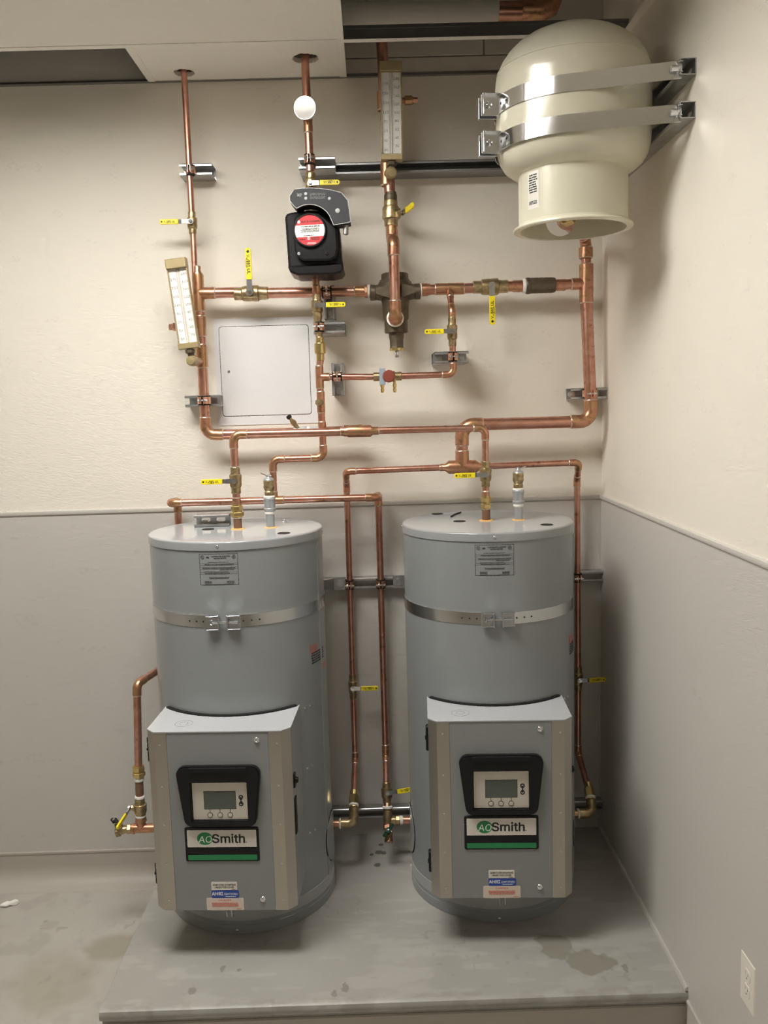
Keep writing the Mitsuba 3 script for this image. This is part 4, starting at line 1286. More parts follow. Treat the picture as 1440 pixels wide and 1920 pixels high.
hood_pts = [(150, 245), (205, 162), (300, 148), (410, 145), (520, 150), (680, 172), (798, 205), (876, 298), (896, 430), (914, 566), (870, 582), (695, 610), (672, 555), (640, 485), (610, 445), (570, 410), (530, 385), (480, 365), (430, 355), (385, 354), (330, 362), (290, 378), (238, 404), (200, 370), (152, 306)]
hood = pxpoly(hood_pts, -.350)
hk = part(k, 'control_hood', prism(hood.buffer(-.0012), .075, wf(-.272)), 'black_soft', False, label='dark grey control hood over the motor')
part(hk, 'rim', prism(hood, .004, wf(-.346)), 'hood_edge', False, label='pale outline of the control face')
part(hk, 'face', prism(hood.buffer(-.0019), .0009, wf(-.350)), 'hood_grey', False)
for a, b, r_ in ((352, 222, .0052), (354, 277, .0052), (646, 280, .0050), (748, 430, .0074)):
    q = at(520 + a / 6.62, 330 + b / 6.62, -.351)
    part(hk, 'button', lathe([(0, r_), (.0014, r_ * .96), (.002, r_ * .8)], V(q[0], -.3509, q[2]), -Y, 18), 'button_grey', 30)
q = at(520 + 470 / 6.62, 330 + 225 / 6.62, -.351)
part(hk, 'face_print', cat(*[prism(Point(q[0] - .014 + .0085 * i, q[2] + dz).buffer(.0032, quad_segs=4).difference(Point(q[0] - .014 + .0085 * i, q[2] + dz).buffer(.0026, quad_segs=4)), .0003, wf(-.3509)) for i in range(6) for dz in (0, -.0105)],
                           moved(microtext(.018, 3, .0016, 51), frame(V(q[0] - .050, -.3505, q[2] + .0015), X, Z, -Y))), 'button_grey', False)
ga, gb = at(520 + 850 / 6.62, 330 + 615 / 6.62, -.325), at(520 + 850 / 6.62, 330 + 725 / 6.62, -.325)
part(k, 'cable_gland', cat(cyl(ga, gb, .0088, 16), cyl(V(ga[0], ga[1], gb[2] - .002), V(ga[0], ga[1], gb[2] + .0005), .005, 14)), 'galvanized', 30)

# pump outlet line
def xp(z):
    return -.1865 + (2.21 - z) * .0150


rq2 = .0122
k = thing('copper_pipe', 'short copper pipe below the pump, crossing in front of the horizontal pipe', 'pipe')
v4b = at(594.5, 574, yp)
part(k, 'pipe', cyl(V(v4b[0] - .002, yp, zpb - .004), V(v4b[0], yp, v4b[2] + .03), rq2, 20), 'copper_fitting', 40)
coupling(k, V(v4b[0] - .001, yp, v4b[2] + .068), V(v4b[0], yp, v4b[2] + .032), rq2)
ball_valve(v4b, Z, F_, X, rq2, 'ball valve with yellow lever pointing right below the pump', L=.078, lev=.098, body_r=.0195, grip=.066)

k = thing('check_valve', 'bright brass check valve in the copper pipe right of the white access panel', 'valve')
z0_, z1_ = at(602, 683 - 7, yp)[2], at(599, 632, yp)[2]
xc_ = at(600, 655, yp)[0]
part(k, 'body', lathe([(0, .0132), (.001, .0142), (.022, .0142), (.024, .0188), (.026, .0195), (.056, .0195), (.058, .0185), (.060, .0145), (z1_ - z0_ - .002, .0142), (z1_ - z0_, .0132)], V(xc_, yp, z0_), Z, 24), 'brass_bright', 30)
part(k, 'tail', cat(cyl(V(xc_ - .001, yp, z1_ - .002), V(v4b[0], yp, v4b[2] - .03), rq2, 20), lathe([(0, .0135), (.022, .0135), (.030, .0165), (.04, .0165)], V(v4b[0], yp, v4b[2] - .068), Z, 20)), 'brass', 40)

k = thing('copper_pipe', 'copper return pipe zigzagging right of the access panel, then level behind the heater lids', 'pipe')
zt2 = at(604, 707, yp)[2]
ze = at(607, 858, yp)[2]
zl3 = 1.496
yl3 = -.172
part(k, 'pipe', cyl(V(xc_, yp, z0_ + .002), V(xp(zt2), yp, zt2 + .03), rq2, 20), 'copper', 40)
tee(k, V(xp(zt2), yp, zt2), Z, X, rq2, rq2, L=.038, Lb=.034)
za = at(605, 754, yp)[2]
run(k, [V(xp(zt2), yp, zt2 - .03), V(xp(ze), yp, ze), V(-.356, yp, ze - .001), V(-.358, yl3, zl3 + .02)], rq2)
coupling(k, V(xp(za), yp, za + .036), V(xp(za), yp, za - .036), rq2, name='tee')
q = at(599, 754, yp - .03)
part(k, 'hex_plug', cat(cyl(V(xp(za), yp, za), V(xp(za) - .004, yp - .03, za - .001), .011, 14), hexnut(V(xp(za) - .004, yp - .026, za - .001), V(xp(za) - .006, yp - .042, za - .001), .0125, 6)), 'brass', 20, label='brass hex plug on the tee')
coupling(k, V(xp(za - .09), yp, za - .068), V(xp(za - .1), yp, za - .095), rq2)
tee(k, V(-.358, yl3, zl3), X, Z, rq2 * 1.05, rq2, L=.034, Lb=.03)
rl = .0130
yd2 = -.062
run(k, [V(-.39, yl3, zl3), V(-.7245, yl3, zl3), V(-.722, yd2, zl3 - .004), V(-.722, yd2, .925), V(-.8285, -.352, .903), V(-.8415, -.352, at(263, 1440, -.352)[2])], rl, k=1.75)
run(k, [V(-.326, yl3, zl3), V(.0030, yl3, zl3 - .001), V(.0085, yd2, zl3 - .004), V(.0085, yd2, .50), V(.0075, -.165, .435)], rl * .96, k=1.75)
coupling(k, V(.0085, yd2, .545), V(.0085, yd2, .51), rl * .96)

# drain cock at the crossing
k = thing('drain_cock', 'small angled brass cock with black cap below the white access panel', 'valve')
b0, b1 = at(558, 803, yp), at(542, 782, yp)
dd = unit(b1 - b0)
part(k, 'body', cat(cyl(b0, b0 + dd * .034, .0078, 14), hexnut(b0 + dd * .018, b0 + dd * .030, .0108), cyl(b0 + dd * .028, b1, .0058, 12)), 'brass', 25)
part(k, 'cap', lathe([(-.006, .006), (-.004, .0088), (.004, .0088), (.007, .006)], b1, dd, 16), 'black_rubber', 40)
nz = b0[2]
part(k, 'nipple', cat(cyl(V(b0[0] - .014, yp, nz - .004), V(xp(nz) - .004, yp, nz - .004), .0075, 14), hexnut(V(b0[0] + .016, yp, nz - .004), V(b0[0] + .03, yp, nz - .004), .0105)), 'malleable', 25)
tape(k, V(b0[0] + .037, yp, nz - .004), X, .0078, .010)

# circuit setter with a red knob, and the branch up to the header
k = thing('balancing_valve', 'balancing valve with red knob, blue grey tag and two test ports', 'valve')
bl, br = at(700, 707, yp), at(753, 704, yp)
zb2 = at(727, 706, yp)[2]
part(k, 'body', cat(cyl(V(bl[0], yp, zb2), V(br[0], yp, zb2), .0150, 20, .001), cyl(V(bl[0] + .028, yp, zb2), V(bl[0] + .075, yp, zb2), .0185, 20, .002)), 'brass', 40)
bm = at(729, 705, yp - .045)
part(k, 'knob', lathe([(0, .012), (.018, .012), (.020, .0215), (.030, .0215), (.033, .0185), (.0335, .006)], V(bm[0], yp - .012, zb2), -Y, 12), 'red_knob', 25, label='dull red knob')
pc = at(719, 706, yp - .03)
part(k, 'tag', box((pc[0] - .014, yp - .030, zb2 - .029), (pc[0] + .006, yp - .027, zb2 + .027), .0008), 'plate_blue', False, label='blue grey tag plate')
for px in (717, 740):
    q = at(px, 720, yp - .01)
    part(k, 'test_port', cat(cyl(V(q[0], yp - .008, zb2 - .010), V(q[0], yp - .008, zb2 - .055), .0048, 12), hexnut(V(q[0], yp - .008, zb2 - .026), V(q[0], yp - .008, zb2 - .036), .0072), hexnut(V(q[0], yp - .008, zb2 - .042), V(q[0], yp - .008, zb2 - .050), .0066)), 'brass_bright', 20)
k = thing('copper_pipe', 'small horizontal copper pipe from the return tee to the balancing valve', 'pipe')
part(k, 'pipe', cyl(V(xp(zt2) + .03, yp, zt2), V(bl[0] + .004, yp, zb2), .0110, 20), 'copper', 40)
k = thing('copper_pipe', 'small copper pipe from the balancing valve, turning up to the small lever valve', 'pipe')
xe = at(850, 690, yp)[0]
ze2 = at(845, 702, yp)[2]
run(k, [V(br[0] - .004, yp, zb2), V(xe, yp, ze2), V(v8[0], yp, v8[2] - .03)], .0110)

# ------------------------------------------------------------------ short struts and clamps of the upper pipes
def bracket(px, py, u, L, pipe_y, c, ax, r, lab_s, lab_c, double, slots=False, side=1, bolts=()):
    d = .0826
    front = at(px, py, -(2 * d if double else d))
    o = V(front[0], 0, front[2])
    if double:
        kk = strut(o, u, F_, L, d, lab_s, 'short strut brackets', slots=False)
        strut(o + F_ * d, u, F_, L, d, lab_s, 'short strut brackets', slots=slots, key=kk, bolts=bolts)
    else:
        strut(o, u, F_, L, d, lab_s, 'short strut brackets', slots=slots, bolts=bolts)
    clamp(c, ax, F_, r, lab_c, side)


bracket(379, 752, X, .122, 0, V(-.598, -.1015, at(380, 751, -.1)[2]), Z, rb, 'short strut bracket left of the access panel corner, holding the hot drop', 'cushion clamp round the hot drop left of the access panel', False, False, -1)
bracket(617, 614, X, .108, 0, V(xc_, yp, at(600, 613, yp)[2]), Z, rq2, 'short strut bracket right of the pump line above the access panel corner', 'cushion clamp on the pump line just above the brass check valve', True, False, -1, (.03,))
bracket(633, 711, Z, .112, 0, V(at(632, 708, yp)[0], yp, zt2), X, .0110, 'upright short strut bracket right of the access panel', 'cushion clamp on the small horizontal pipe right of the access panel', True, False, 1, (.038, -.038))
bracket(847, 670, X, .118, 0, V(at(849, 669, yp)[0], yp, at(849, 669, yp)[2]), Z, .0110, 'short strut bracket under the small lever valve right of the mixing valve', 'cushion clamp below the small lever valve right of the mixing valve', True, False, 1, (-.04, .04))
bracket(1104, 738, X, .128, 0, V(.7705, -.1045, at(1105, 738, -.105)[2]), Z, rc, 'short strut bracket in the right corner behind the large copper pipe', 'cushion clamp round the large copper pipe in the right corner', False, False, 1, (-.045, .045))
bracket(617, 566, Z, .115, 0, V(at(613, 548, yl)[0], yl - .001, zh), X, rb, 'upright short strut bracket behind the pump line under the pump', 'cushion clamp on the horizontal pipe behind the pump line', False, False, 1, (-.035,))
for x, lab in ((-.1068, 'cushion clamp on the left one of two copper drops between the heaters'), (.0085, 'cushion clamp on the right one of two copper drops between the heaters'), (.7366, 'cushion clamp on the copper drop in the right corner behind the right heater')):
    clamp(V(x, -.060, 1.163), Z, F_, .0112 if x != .0085 else .0124, lab, 1)

# ------------------------------------------------------------------ bottom fittings between the heaters
va = V(.0078, -.178, .408)
ball_valve(va, unit(V(0, .35, 1)), unit(V(.1, -1, .35)), unit(V(1, .05, .10)), .0125, 'brass ball valve with yellow lever pointing right, low between the heaters above the hose bibb', L=.072, lev=.104, body_r=.0195, grip=.068, tilt=-.12)


def hose_bibb(lab, c, out, stem, hand, spout_len, hmat, tee_dir=None):
    k = thing('hose_bibb', lab, 'faucet', 'hose bibbs')
    out, stem = unit(out), unit(stem)
    c = np.asarray(c, float)
    b = c + out * .022
    e = b + out * spout_len + V(0, 0, -.010)
    part(k, 'body', cat(cyl(c, b + out * .012, .0125, 18), hexnut(c + out * .002, c + out * .016, .0175, 6), tube(np.array([b, b + out * .012, b + (e - b) * .7, e]), np.array([.0135, .0155, .0125, .0130]), 18), lathe([(-.014, .0135), (-.012, .0150), (0, .0150), (.001, .0105)], e, out + V(0, 0, -.25), 18)), 'brass' if hmat == 'black_rubber' else 'copper_fitting', 40)
    s0 = b + out * .012
    part(k, 'bonnet', cat(cyl(s0, s0 + stem * .03, .0105, 16), hexnut(s0 + stem * .012, s0 + stem * .024, .0140), cyl(s0 + stem * .028, s0 + stem * .046, .0045, 10)), 'brass', 25)
    hc_ = s0 + stem * .046
    part(k, 'handle', cat(obox(hc_, (unit(hand), np.cross(stem, unit(hand)), stem), (.058, .013, .008), .003), lathe([(0, .010), (.007, .010), (.009, .006)], hc_ - stem * .004, stem, 14)), hmat, 30)
    part(k, 'handle_screw', lathe([(0, .005), (.002, .0045), (.003, .002)], hc_ + stem * .0048, stem, 12), 'zinc', 30)
    return k


tc2 = V(.0085, -.215, .318)
k = thing('pipe_tee', 'brass tee with white thread tape feeding the left side of the right heater', 'fitting')
part(k, 'nipple', cyl(tc2 + V(0, .006, .036), va - unit(V(0, .35, 1)) * .033, .0135, 18), 'copper_fitting', 40)
part(k, 'body', cat(cyl(tc2 + V(0, .006, .040), tc2 - V(0, .008, .022), .0165, 20), cyl(tc2, tc2 + X * .040, .0160, 20), hexnut(tc2 + X * .028, tc2 + X * .044, .0185, 8)), 'brass', 30)
part(k, 'thread_tape', lathe([(0, .0150), (.003, .0185), (.008, .0182), (.010, .0150)], tc2 + V(0, .008, .042), V(0, .25, 1), 20), 'tape', 40)
tape(k, tc2 + X * .049, X, .0140, .012)
part(k, 'nipple', cyl(tc2 + X * .04, V(T2[0] - math.sqrt(HR ** 2 - (tc2[1] - T2[1]) ** 2) + .004, tc2[1], tc2[2]), .0138, 20), 'copper', 40)
hose_bibb('brass hose bibb with dark green handle on the pad side between the two heaters', tc2 - V(0, .012, .012), V(0.02, -.75, -.65), unit(V(0, -.70, .72)), V(.62, 0, .78), .030, 'green_dark')

# ------------------------------------------------------------------ left drain side of the left heater
k = thing('pipe_tee', 'copper coloured tee and nipple with brass union beside the left heater', 'fitting')
xc2, yc2 = -.846, -.352
zz = at(268, 1553, yc2)[2]
zu = at(263, 1446, yc2)[2]
zn0 = at(266, 1492, yc2)[2]
union(k, V(-.8415, yc2, zu), Z, .0130)
tape(k, V(-.8418, yc2, zu - .027), Z, .0145, .016)
part(k, 'nipple', cyl(V(-.842, yc2, zu - .02), V(-.8435, yc2, zn0 - .01), .0138, 20), 'rust_nipple', 40)
tape(k, V(-.8435, yc2, zn0 - .004), Z, .0145, .012)
xj = T1[0] - HR + .002
part(k, 'body', cat(cyl(V(-.845, yc2, zz + .040), V(-.845, yc2, zz), .0155, 20), lathe([(0, .0175), (.012, .0195), (.016, .0195), (.018, .0165)], V(-.845, yc2, zz + .042), -Z, 20), cyl(V(-.880, yc2, zz), V(-.800, yc2, zz), .0158, 20), cyl(V(-.876, yc2, zz), V(-.868, yc2, zz), .0185, 20)), 'copper_fitting', 40)
part(k, 'nipple', cyl(V(-.81, yc2, zz), V(xj, yc2, zz), .0138, 20), 'copper_fitting', 40)
tape(k, V(-.845, yc2, zz + .046), Z, .0150, .012)
part(k, 'thread_tape', lathe([(0, .0145), (.004, .017), (.008, .0145)], V(xj - .010, yc2, zz), X, 18), 'tape', 40)
vz = at(267, 1515, yc2)[2]
ball_valve(V(-.8445, yc2, vz), Z, unit(V(-1, -.05, .12)), unit(V(-.10, -1, -.20)), .0135, 'bronze ball valve at the far left with yellow lever reaching towards the viewer', L=.066, lev=.112, body_r=.0215, grip=.070, tilt=.18)
hose_bibb('bronze hose bibb with black handle at the far left beside the left heater', V(-.878, yc2, zz), V(-1, -.12, -.02), unit(V(-.42, -.25, .87)), V(.55, -.75, .2), .032, 'black_rubber')

# ------------------------------------------------------------------ mixed water line, thermometers
yt = -.106
k = thing('copper_pipe', 'copper pipe behind the upright thermometer, coming down from the open ceiling', 'pipe')
v3 = at(733, 400, yt)
xt3 = lambda z: .0665 + (2.76 - z) * .018
rt = .0190
part(k, 'pipe', cyl(V(xt3(3.35), yt, 3.35), V(v3[0] - .001, yt, v3[2] + .03), rt, 20), 'copper', 40)
zk = at(770, 188, yt)[2]
x9 = at(783, 188, yt)[0]
part(k, 'test_plug', cat(cyl(V(xt3(zk), yt, zk), V(x9 - .025, yt, zk), .0095, 16), hexnut(V(x9 - .044, yt, zk), V(x9 - .018, yt, zk), .0150, 8), cyl(V(x9 - .018, yt, zk), V(x9 - .013, yt, zk), .011, 14), cyl(V(x9 - .02, yt, zk), V(x9, yt, zk), .0090, 4)), 'copper_fitting', 20, label='plugged side outlet right of the thermometer')
coupling(k, V(xt3(zk), yt, zk + .03), V(xt3(zk), yt, zk - .03), rt, name='tee')
z32 = at(733, 327, yt)[2]
coupling(k, V(xt3(z32), yt, z32 + .036), V(xt3(z32), yt, z32 - .036), rt, name='tee')
part(k, 'adapter', lathe([(0, .0225), (.030, .0225), (.032, .0205), (.04, .0205)], V(v3[0], yt, v3[2] + .030), Z, 20), 'bronze', 40)
ball_valve(v3, -Z, X, F_, rt, 'large brass ball valve above the mixing valve, its yellow lever seen end-on', L=.086, lev=.125, body_r=.0295, grip=.085, tilt=.25)
k = thing('copper_pipe', 'copper pipe that steps forward and drops into the front port of the mixing valve', 'pipe')
zj = at(734, 452, yt)[2]
ytf = -.198
run(k, [V(v3[0] + .001, yt, v3[2] - .036), V(v3[0] + .0015, yt, zj), V(v3[0] + .003, ytf, zj - .012), V(xm - .0040, ytf, zp_), V(xm - .0040, -.155, zp_)], .0182, k=1.5)
part(k, 'port_adapter', cat(cyl(V(xm - .004, -.163, zp_), V(xm - .004, -.176, zp_), .0255, 8), cyl(V(xm - .004, -.17, zp_), V(xm - .004, -.186, zp_), .0215, 20)), 'copper_fitting', 30)


def thermometer(lab, top, bot, wdt, dep, seat, pipe_pt, nums_l, nums_r, tone):
    """Industrial thermometer: V-shaped brass case, white scale plates, glass tube, swivel joint on the pipe."""
    k = thing('thermometer', lab, 'thermometer', 'industrial thermometers')
    top, bot = np.asarray(top, float), np.asarray(bot, float)
    u = unit(top - bot)
    f = unit(F_ - u * (F_ @ u))
    r = np.cross(u, f)
    L = np.linalg.norm(top - bot)
    Mc = frame(bot, r, u, f)
    w = wdt / 2
    part(k, 'case', cat(prism(Polygon([(-w, -.0), (w, -.0), (w, .006), (-w, .006)]), dep, Mc), prism(Polygon([(-w, L - .005), (w, L - .005), (w, L), (-w, L)]), dep, Mc),
                        prism(sbox(-w, 0, w, L), .004, Mc), prism(sbox(-w, 0, -w + .003, L), dep * .9, Mc), prism(sbox(w - .003, 0, w, L), dep * .9, Mc)), 'gauge_brass', 25)
    part(k, 'end_cap', bevel_prism(sbox(-w - .0012, L - .031, w + .0012, L + .001), dep + .002, .002, Mc), 'gauge_brass', 25)
    part(k, 'end_cap', bevel_prism(sbox(-w - .0012, -.001, w + .0012, .0185), dep + .002, .002, Mc), 'gauge_brass', 25)
    a0, a1 = .0187, L - .0312
    tz = dep * .55
    part(k, 'scale_plate', prism(sbox(-w + .0032, a0, -.006, a1), .001, moved_frame(Mc, tz)), 'scale_white', False)
    part(k, 'scale_plate', prism(sbox(.006, a0, w - .0032, a1), .001, moved_frame(Mc, tz)), 'scale_white', False)
    part(k, 'tube_channel', prism(sbox(-.006, a0, .006, a1), .001, moved_frame(Mc, tz - .003)), 'sticker_white', False)
    c0, c1 = Mc @ np.array([0, a0 + .002, tz, 1]), Mc @ np.array([0, a1 - .002, tz, 1])
    part(k, 'glass_tube', cyl(c0[:3], c1[:3], .0021, 12), 'sticker_white', 40)
    ms = []
    H = a1 - a0
    for side, nums in ((-1, nums_l), (1, nums_r)):
        n = len(nums)
        for i, s in enumerate(nums):
            y = a1 - H * ((.135 if side < 0 else .075) + i * .115 * (8 / max(n, 8) if side > 0 else 1.))
            m = text(str(s), .0080, .0004, False)
            ms.append(moved(m, moved_frame(Mc, tz + .001) @ frame(V(side * .0185, y, 0), X * .95, Y, Z)))
        for j in range(58):
            y = a0 + H * (.04 + .92 * j / 57)
            ln = .0042 if j % 5 == 0 else .0024
            xa_ = side * .0062
            ms.append(prism(sbox(min(xa_, xa_ + side * ln), y, max(xa_, xa_ + side * ln), y + .0005), .0004, moved_frame(Mc, tz + .001)))
    part(k, 'scale_print', cat(*ms), 'ink', False)
    # stem, swivel ball and thermowell
    seat = np.asarray(seat, float)
    part(k, 'stem', cat(cyl(bot + f * dep * .5, seat, .0115, 16), hexnut(bot + f * dep * .5 - u * .004, bot + f * dep * .5 - u * .016, .0165, 8)), 'bronze', 30)
    d = unit(np.asarray(pipe_pt, float) - seat)
    part(k, 'swivel', lathe([(-.019, .006), (-.018, .0135), (-.012, .0185), (.012, .0190), (.015, .0165), (.022, .0165)], seat, d, 22), 'gauge_brass', 35)
    part(k, 'well', cat(hexnut(seat + d * .020, seat + d * .031, .0185, 8), cyl(seat + d * .02, pipe_pt, .0125, 16)), 'copper_fitting', 25)


y1_ = -.185
thermometer('thermometer with white scale tilted to the left beside the hot main', at(332, 488, y1_), at(357.5, 654, y1_), .0675, .034, at(361, 676, y1_ - .006), V(-.598, -.1, at(375, 678, -.1)[2]),
            [170, 150, 130, 110, 90, 70, 50, 30], [180, 160, 140, 120, 100, 80, 60, 40, 20], 1)
y2_ = -.175
thermometer('upright thermometer with white scale over the mixing valve, top reaching the open ceiling', at(732.5, 121.5, y2_), at(734.5, 304, y2_), .0700, .034, at(733, 324, y2_ - .006), V(xt3(z32), yt, z32),
            [170, 150, 130, 110, 90, 70, 50, 30], [180, 160, 140, 120, 100, 80, 60, 40, 20], .8)

# ------------------------------------------------------------------ expansion tank and its brackets
ec = V(.587, -.652, 0)
k = thing('expansion_tank', 'cream painted expansion tank strapped to the right wall near the ceiling', 'tank')
prof = [(2.4505, .120), (2.4515, .153), (2.460, .174), (2.474, .193), (2.494, .2055), (2.520, .2130), (2.550, .2158), (2.690, .2158), (2.693, .2164), (2.712, .2148), (2.733, .2095), (2.755, .1995), (2.777, .184), (2.797, .163), (2.814, .138), (2.828, .108), (2.838, .075), (2.844, .040), (2.846, .0)]
ring = [(2.7005, .2158), (2.7020, .2168), (2.7036, .2164)]
part(k, 'shell', lathe([(2.448, .0)] + [(2.4485, .110)] + prof, V(ec[0], ec[1], 0), Z, 72), 'tank_cream', 40)
part(k, 'weld_bead', shell([(2.728, .2108), (2.7285, .2124), (2.7312, .2118), (2.7315, .2096)], V(ec[0], ec[1], 0), Z, 72), 'tank_cream', 40)
sk = shell([(2.300, .1500), (2.3000, .1670), (2.3030, .1690), (2.3065, .1680), (2.311, .1580), (2.318, .1530), (2.4590, .1530), (2.4590, .1500), (2.318, .1500), (2.308, .1500)], V(ec[0], ec[1], 0), Z, 96)
cut = cyl(V(HOLE[0], -.56, HOLE[2] + .003), V(HOLE[0], -.44, HOLE[2] + .003), .046, 32)
sk.fix_normals()
cut.fix_normals()
sk = trimesh.boolean.difference([sk, cut], engine='manifold')
part(k, 'skirt', sk, 'tank_cream', 30, label='open stand skirt at the bottom with a round cutout')
st = on_front(grid_box((-.022, -.050, .0), (.022, .050, .0006)), .1532)
mt_ = on_front(moved(microtext(.036, 8, .0034, 61), frame(V(0, .040, .0001), X, Y, Z)), .1532)
mu_ = on_front(moved(microtext(.036, 3, .0018, 62), frame(V(0, -.03, .0001), X, Y, Z)), .1532)
for m, mm_ in ((st, 'sticker_white'), (mt_, 'plate_ink'), (mu_, 'plate_ink')):
    m.apply_transform(rotz(-57))
    m.apply_translation([ec[0], ec[1], 2.395])
    part(k, 'rating_sticker' if mm_ == 'sticker_white' else 'sticker_print', m, mm_, False)
part(k, 'connection', cat(cyl(V(HOLE[0] + .012, -.545, HOLE[2]), V(.583, -.60, HOLE[2] + .006), .0225, 18), hexnut(V(HOLE[0] + .014, -.553, HOLE[2]), V(.5805, -.585, HOLE[2] + .004), .028)), 'brass_bright', 30)
part(k, 'connection', cat(cyl(V(ec[0], ec[1], 2.41), V(ec[0], ec[1], 2.452), .024, 20), hexnut(V(ec[0], ec[1], 2.405), V(ec[0], ec[1], 2.425), .029)), 'brass', 30)


def wall_arm(z, lab):
    """A slotted channel on the right wall, its open side towards the tank."""
    kk = strut(V(XR - .0002, (-.92 - .335) / 2, z), Y, -X, .585, W_STRUT, lab, 'strut arms on the right wall', slots=True, mat='galvanized')
    part(kk, 'end_bolt', cat(hexnut(V(XR - .036, -.902, z), V(XR - .058, -.902, z), .0095), lathe([(0, .017), (.003, .0165)], V(XR - .0445, -.902, z), -X, 20)), 'zinc', 20)


ZS = (2.632, 2.532)
wall_arm(2.645, 'upper strut arm on the right wall behind the cream tank')
wall_arm(2.540, 'lower strut arm on the right wall behind the cream tank')


def tank_strap(z, za, lab):
    kk = thing('tank_strap', lab, 'strap', 'metal straps round the cream tank')
    r = .2172
    bolt = V(XR - .052, -.905)[:2]
    v = bolt - ec[:2]
    dist = np.linalg.norm(v)
    base = math.degrees(math.atan2(v[1], v[0]))
    beta = math.degrees(math.acos(r / dist))
    a_t = base - beta                     # tangent point, on the viewer's side
    a_end = -180 + 9                      # left ear
    h = .044
    n = 60
    ang = np.radians(np.linspace(a_end, a_t, n))
    arcp = np.c_[ec[0] + r * np.cos(ang), ec[1] + r * np.sin(ang)]
    ln = np.linspace(arcp[-1], bolt, 9)[1:]
    path = np.concatenate([arcp, ln])
    tan = np.gradient(path, axis=0)
    tan /= np.linalg.norm(tan, axis=1, keepdims=True)
    nr = np.c_[tan[:, 1], -tan[:, 0]]
    zz_ = np.concatenate([np.full(n, z), z + (za - z) * np.linspace(.1, 1, 8)])
    t = .0016
    vs, fs = [], []
    for q, nn, z_ in zip(path, nr, zz_):
        for dn in (0, t):
            for dz in (-h / 2, h / 2):
                vs.append([*(q + nn * dn), z_ + dz])
    for i in range(len(path) - 1):
        a, b = 4 * i, 4 * i + 4
        fs += [(a, b, b + 1), (a, b + 1, a + 1), (a + 2, a + 3, b + 3), (a + 2, b + 3, b + 2), (a + 1, b + 1, b + 3), (a + 1, b + 3, a + 3), (a, a + 2, b + 2), (a, b + 2, b)]
    part(kk, 'band', trimesh.Trimesh(vs, fs, process=False), 'steel_strap', 40)
    # the rear half of the loop
    band(kk, ec, r, z, h, 35, 180 - 7, .0016, 'band')
    # end lug round the front bolt
    part(kk, 'lug', cat(obox(V(bolt[0] + .006, bolt[1] - .001, za), (unit(V(1, -.25, 0)), unit(V(.25, 1, 0)), Z), (.026, .004, h), .001), cyl(V(bolt[0] - .012, bolt[1] - .012, za), V(bolt[0] + .006, bolt[1] - .012, za), .0085, 12)), 'zinc', 25)
    # overlapped holed ends and the two folded ears on the left
    band(kk, ec, r + .0018, z, h, -180 + 8, -180 + 42, .0014, 'lap')
    holes = []
    for q in (-180 + 16, -180 + 24):
        d = V(math.cos(math.radians(q)), math.sin(math.radians(q)), 0)
        holes.append(lathe([(0, .0038), (.0004, .0038)], V(ec[0], ec[1], z) + d * (r + .0032), d, 10))
    part(kk, 'hole', cat(*holes), 'ink', False)
    d = V(math.cos(math.radians(-172)), math.sin(math.radians(-172)), 0)
    s = V(d[1], -d[0], 0)
    o = V(ec[0], ec[1], z) + d * (r + .002)
    for sg in (-1, 1):
        w_ = o + s * sg * .014
        part(kk, 'ear', cat(obox(w_ + d * .024, (d, s, Z), (.052, .003, .056), .001), obox(w_ + d * .048 + s * sg * .008, (d, s, Z), (.003, .018, .056), .001), obox(w_ + d * .02 + s * sg * .008 + Z * .0275, (d, s, Z), (.045, .016, .0025), .0006)), 'zinc', 20)
    part(kk, 'tension_bolt', cat(cyl(o + d * .030 - s * .032, o + d * .030 + s * .032, .0042, 10), lathe([(0, .0095), (.004, .0090), (.0065, .005)], o + d * .030 - s * .0155, -s, 18), lathe([(0, .0095), (.004, .0090), (.0065, .005)], o + d * .030 + s * .0155, s, 18)), 'zinc', 30)


tank_strap(ZS[0], 2.640, 'upper bright metal strap round the cream tank')
tank_strap(ZS[1], 2.535, 'lower bright metal strap round the cream tank')

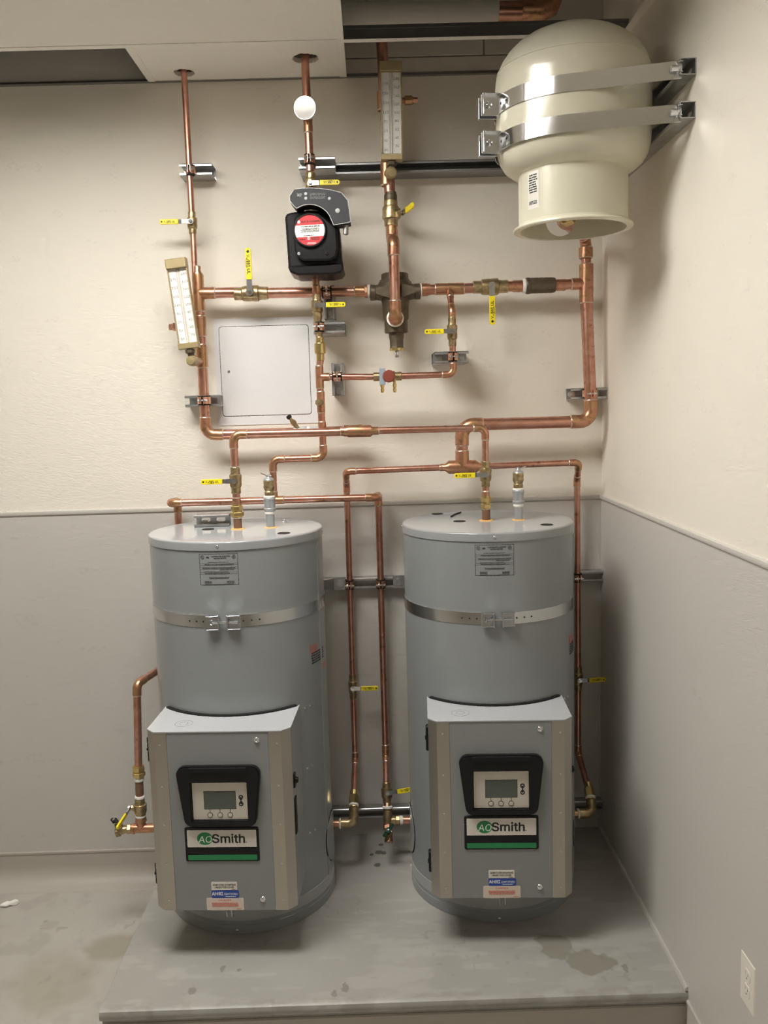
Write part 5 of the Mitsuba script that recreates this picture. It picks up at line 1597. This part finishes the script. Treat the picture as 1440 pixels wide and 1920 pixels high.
# ------------------------------------------------------------------ small things on walls and floor
k = thing('access_panel', 'white square metal access panel in the back wall among the pipes', 'panel')
part(k, 'frame', prism(sbox(-.569, 1.758, -.197, 2.142).difference(rrect(.3265, .3245, .012, -.3885, 1.952)), .0032, wf(0)), 'panel_white', False)
part(k, 'door', bevel_prism(rrect(.3225, .3205, .011, -.3885, 1.952), .0042, .0012, wf(0)), 'panel_white', 25)
part(k, 'door_gap', prism(rrect(.3263, .3243, .012, -.3885, 1.952), .0008, wf(0)), 'ink_grey', False)
q = at(429, 697, -.004)
part(k, 'cam_lock', cat(lathe([(0, .0050), (.0012, .0048), (.0018, .004)], V(q[0], -.0042, q[2]), -Y, 18)), 'galvanized', 30)
part(k, 'cam_slot', obox(V(q[0], -.0062, q[2]), (unit(V(1, 0, .5)), Y, unit(V(-.5, 0, 1))), (.0085, .0006, .0012)), 'ink', False)

k = thing('power_outlet', 'white duplex power outlet low on the right wall', 'outlet')
oc = V(XR, -1.352, .453)
Mo = frame(oc, -Y, Z, -X)
part(k, 'cover_plate', bevel_prism(rrect(.078, .122, .003), .0055, .0025, Mo), 'outlet_white', 25)
for sg in (1, -1):
    fk = part(k, 'receptacle', prism(Point(0, 0).buffer(.0172).intersection(sbox(-.02, -.0143, .02, .0143)), .0068, Mo @ frame(V(0, sg * .0195, 0), X, Y, Z)), 'outlet_white', 25)
    part(fk, 'slots', cat(box((-.0075, .000, .0066), (-.0058, .008, .0071)), box((.0052, .0005, .0066), (.0069, .0075, .0071)), cyl(V(0, -.007, .0066), V(0, -.007, .0071), .0025, 10)).apply_transform(Mo @ frame(V(0, sg * .0195, 0), X, Y, Z)), 'ink_grey', False)
part(k, 'screw', lathe([(0, .0035), (.001, .003), (.0015, .0015)], (Mo @ np.array([0, 0, .0054, 1]))[:3], -X, 12), 'outlet_white', 30)

k = thing('paper_scrap', 'small crumpled white paper scrap on the floor at the far left', 'paper')
g = np.random.default_rng(11)
m = trimesh.creation.icosphere(2)
v = m.vertices * V(.030, .012, .012)
v = v * (1 + .5 * (meshkit.noise(v * 90, 3) - .5)[:, None]) * (1 - .5 * np.exp(-(v[:, :1] / .008) ** 2))
m.vertices = v @ rotz(20)[:3, :3].T + V(-1.410, -.150, .0085)
m.vertices[:, 2] = np.maximum(m.vertices[:, 2], .0003)
put(k, m, 'paper', False)

k = thing('paper_tag', 'tiny white tag lying against the foot of the right heater, on its left', 'tag')
q = at_z(771, 1633, PAD)
put(k, obox(q + V(.004, 0, .013), (unit(V(1, -.5, 0)), unit(V(.5, 1, .3)), unit(np.cross(V(1, -.5, 0), V(.5, 1, .3)))), (.012, .003, .026), .001), 'paper', False)
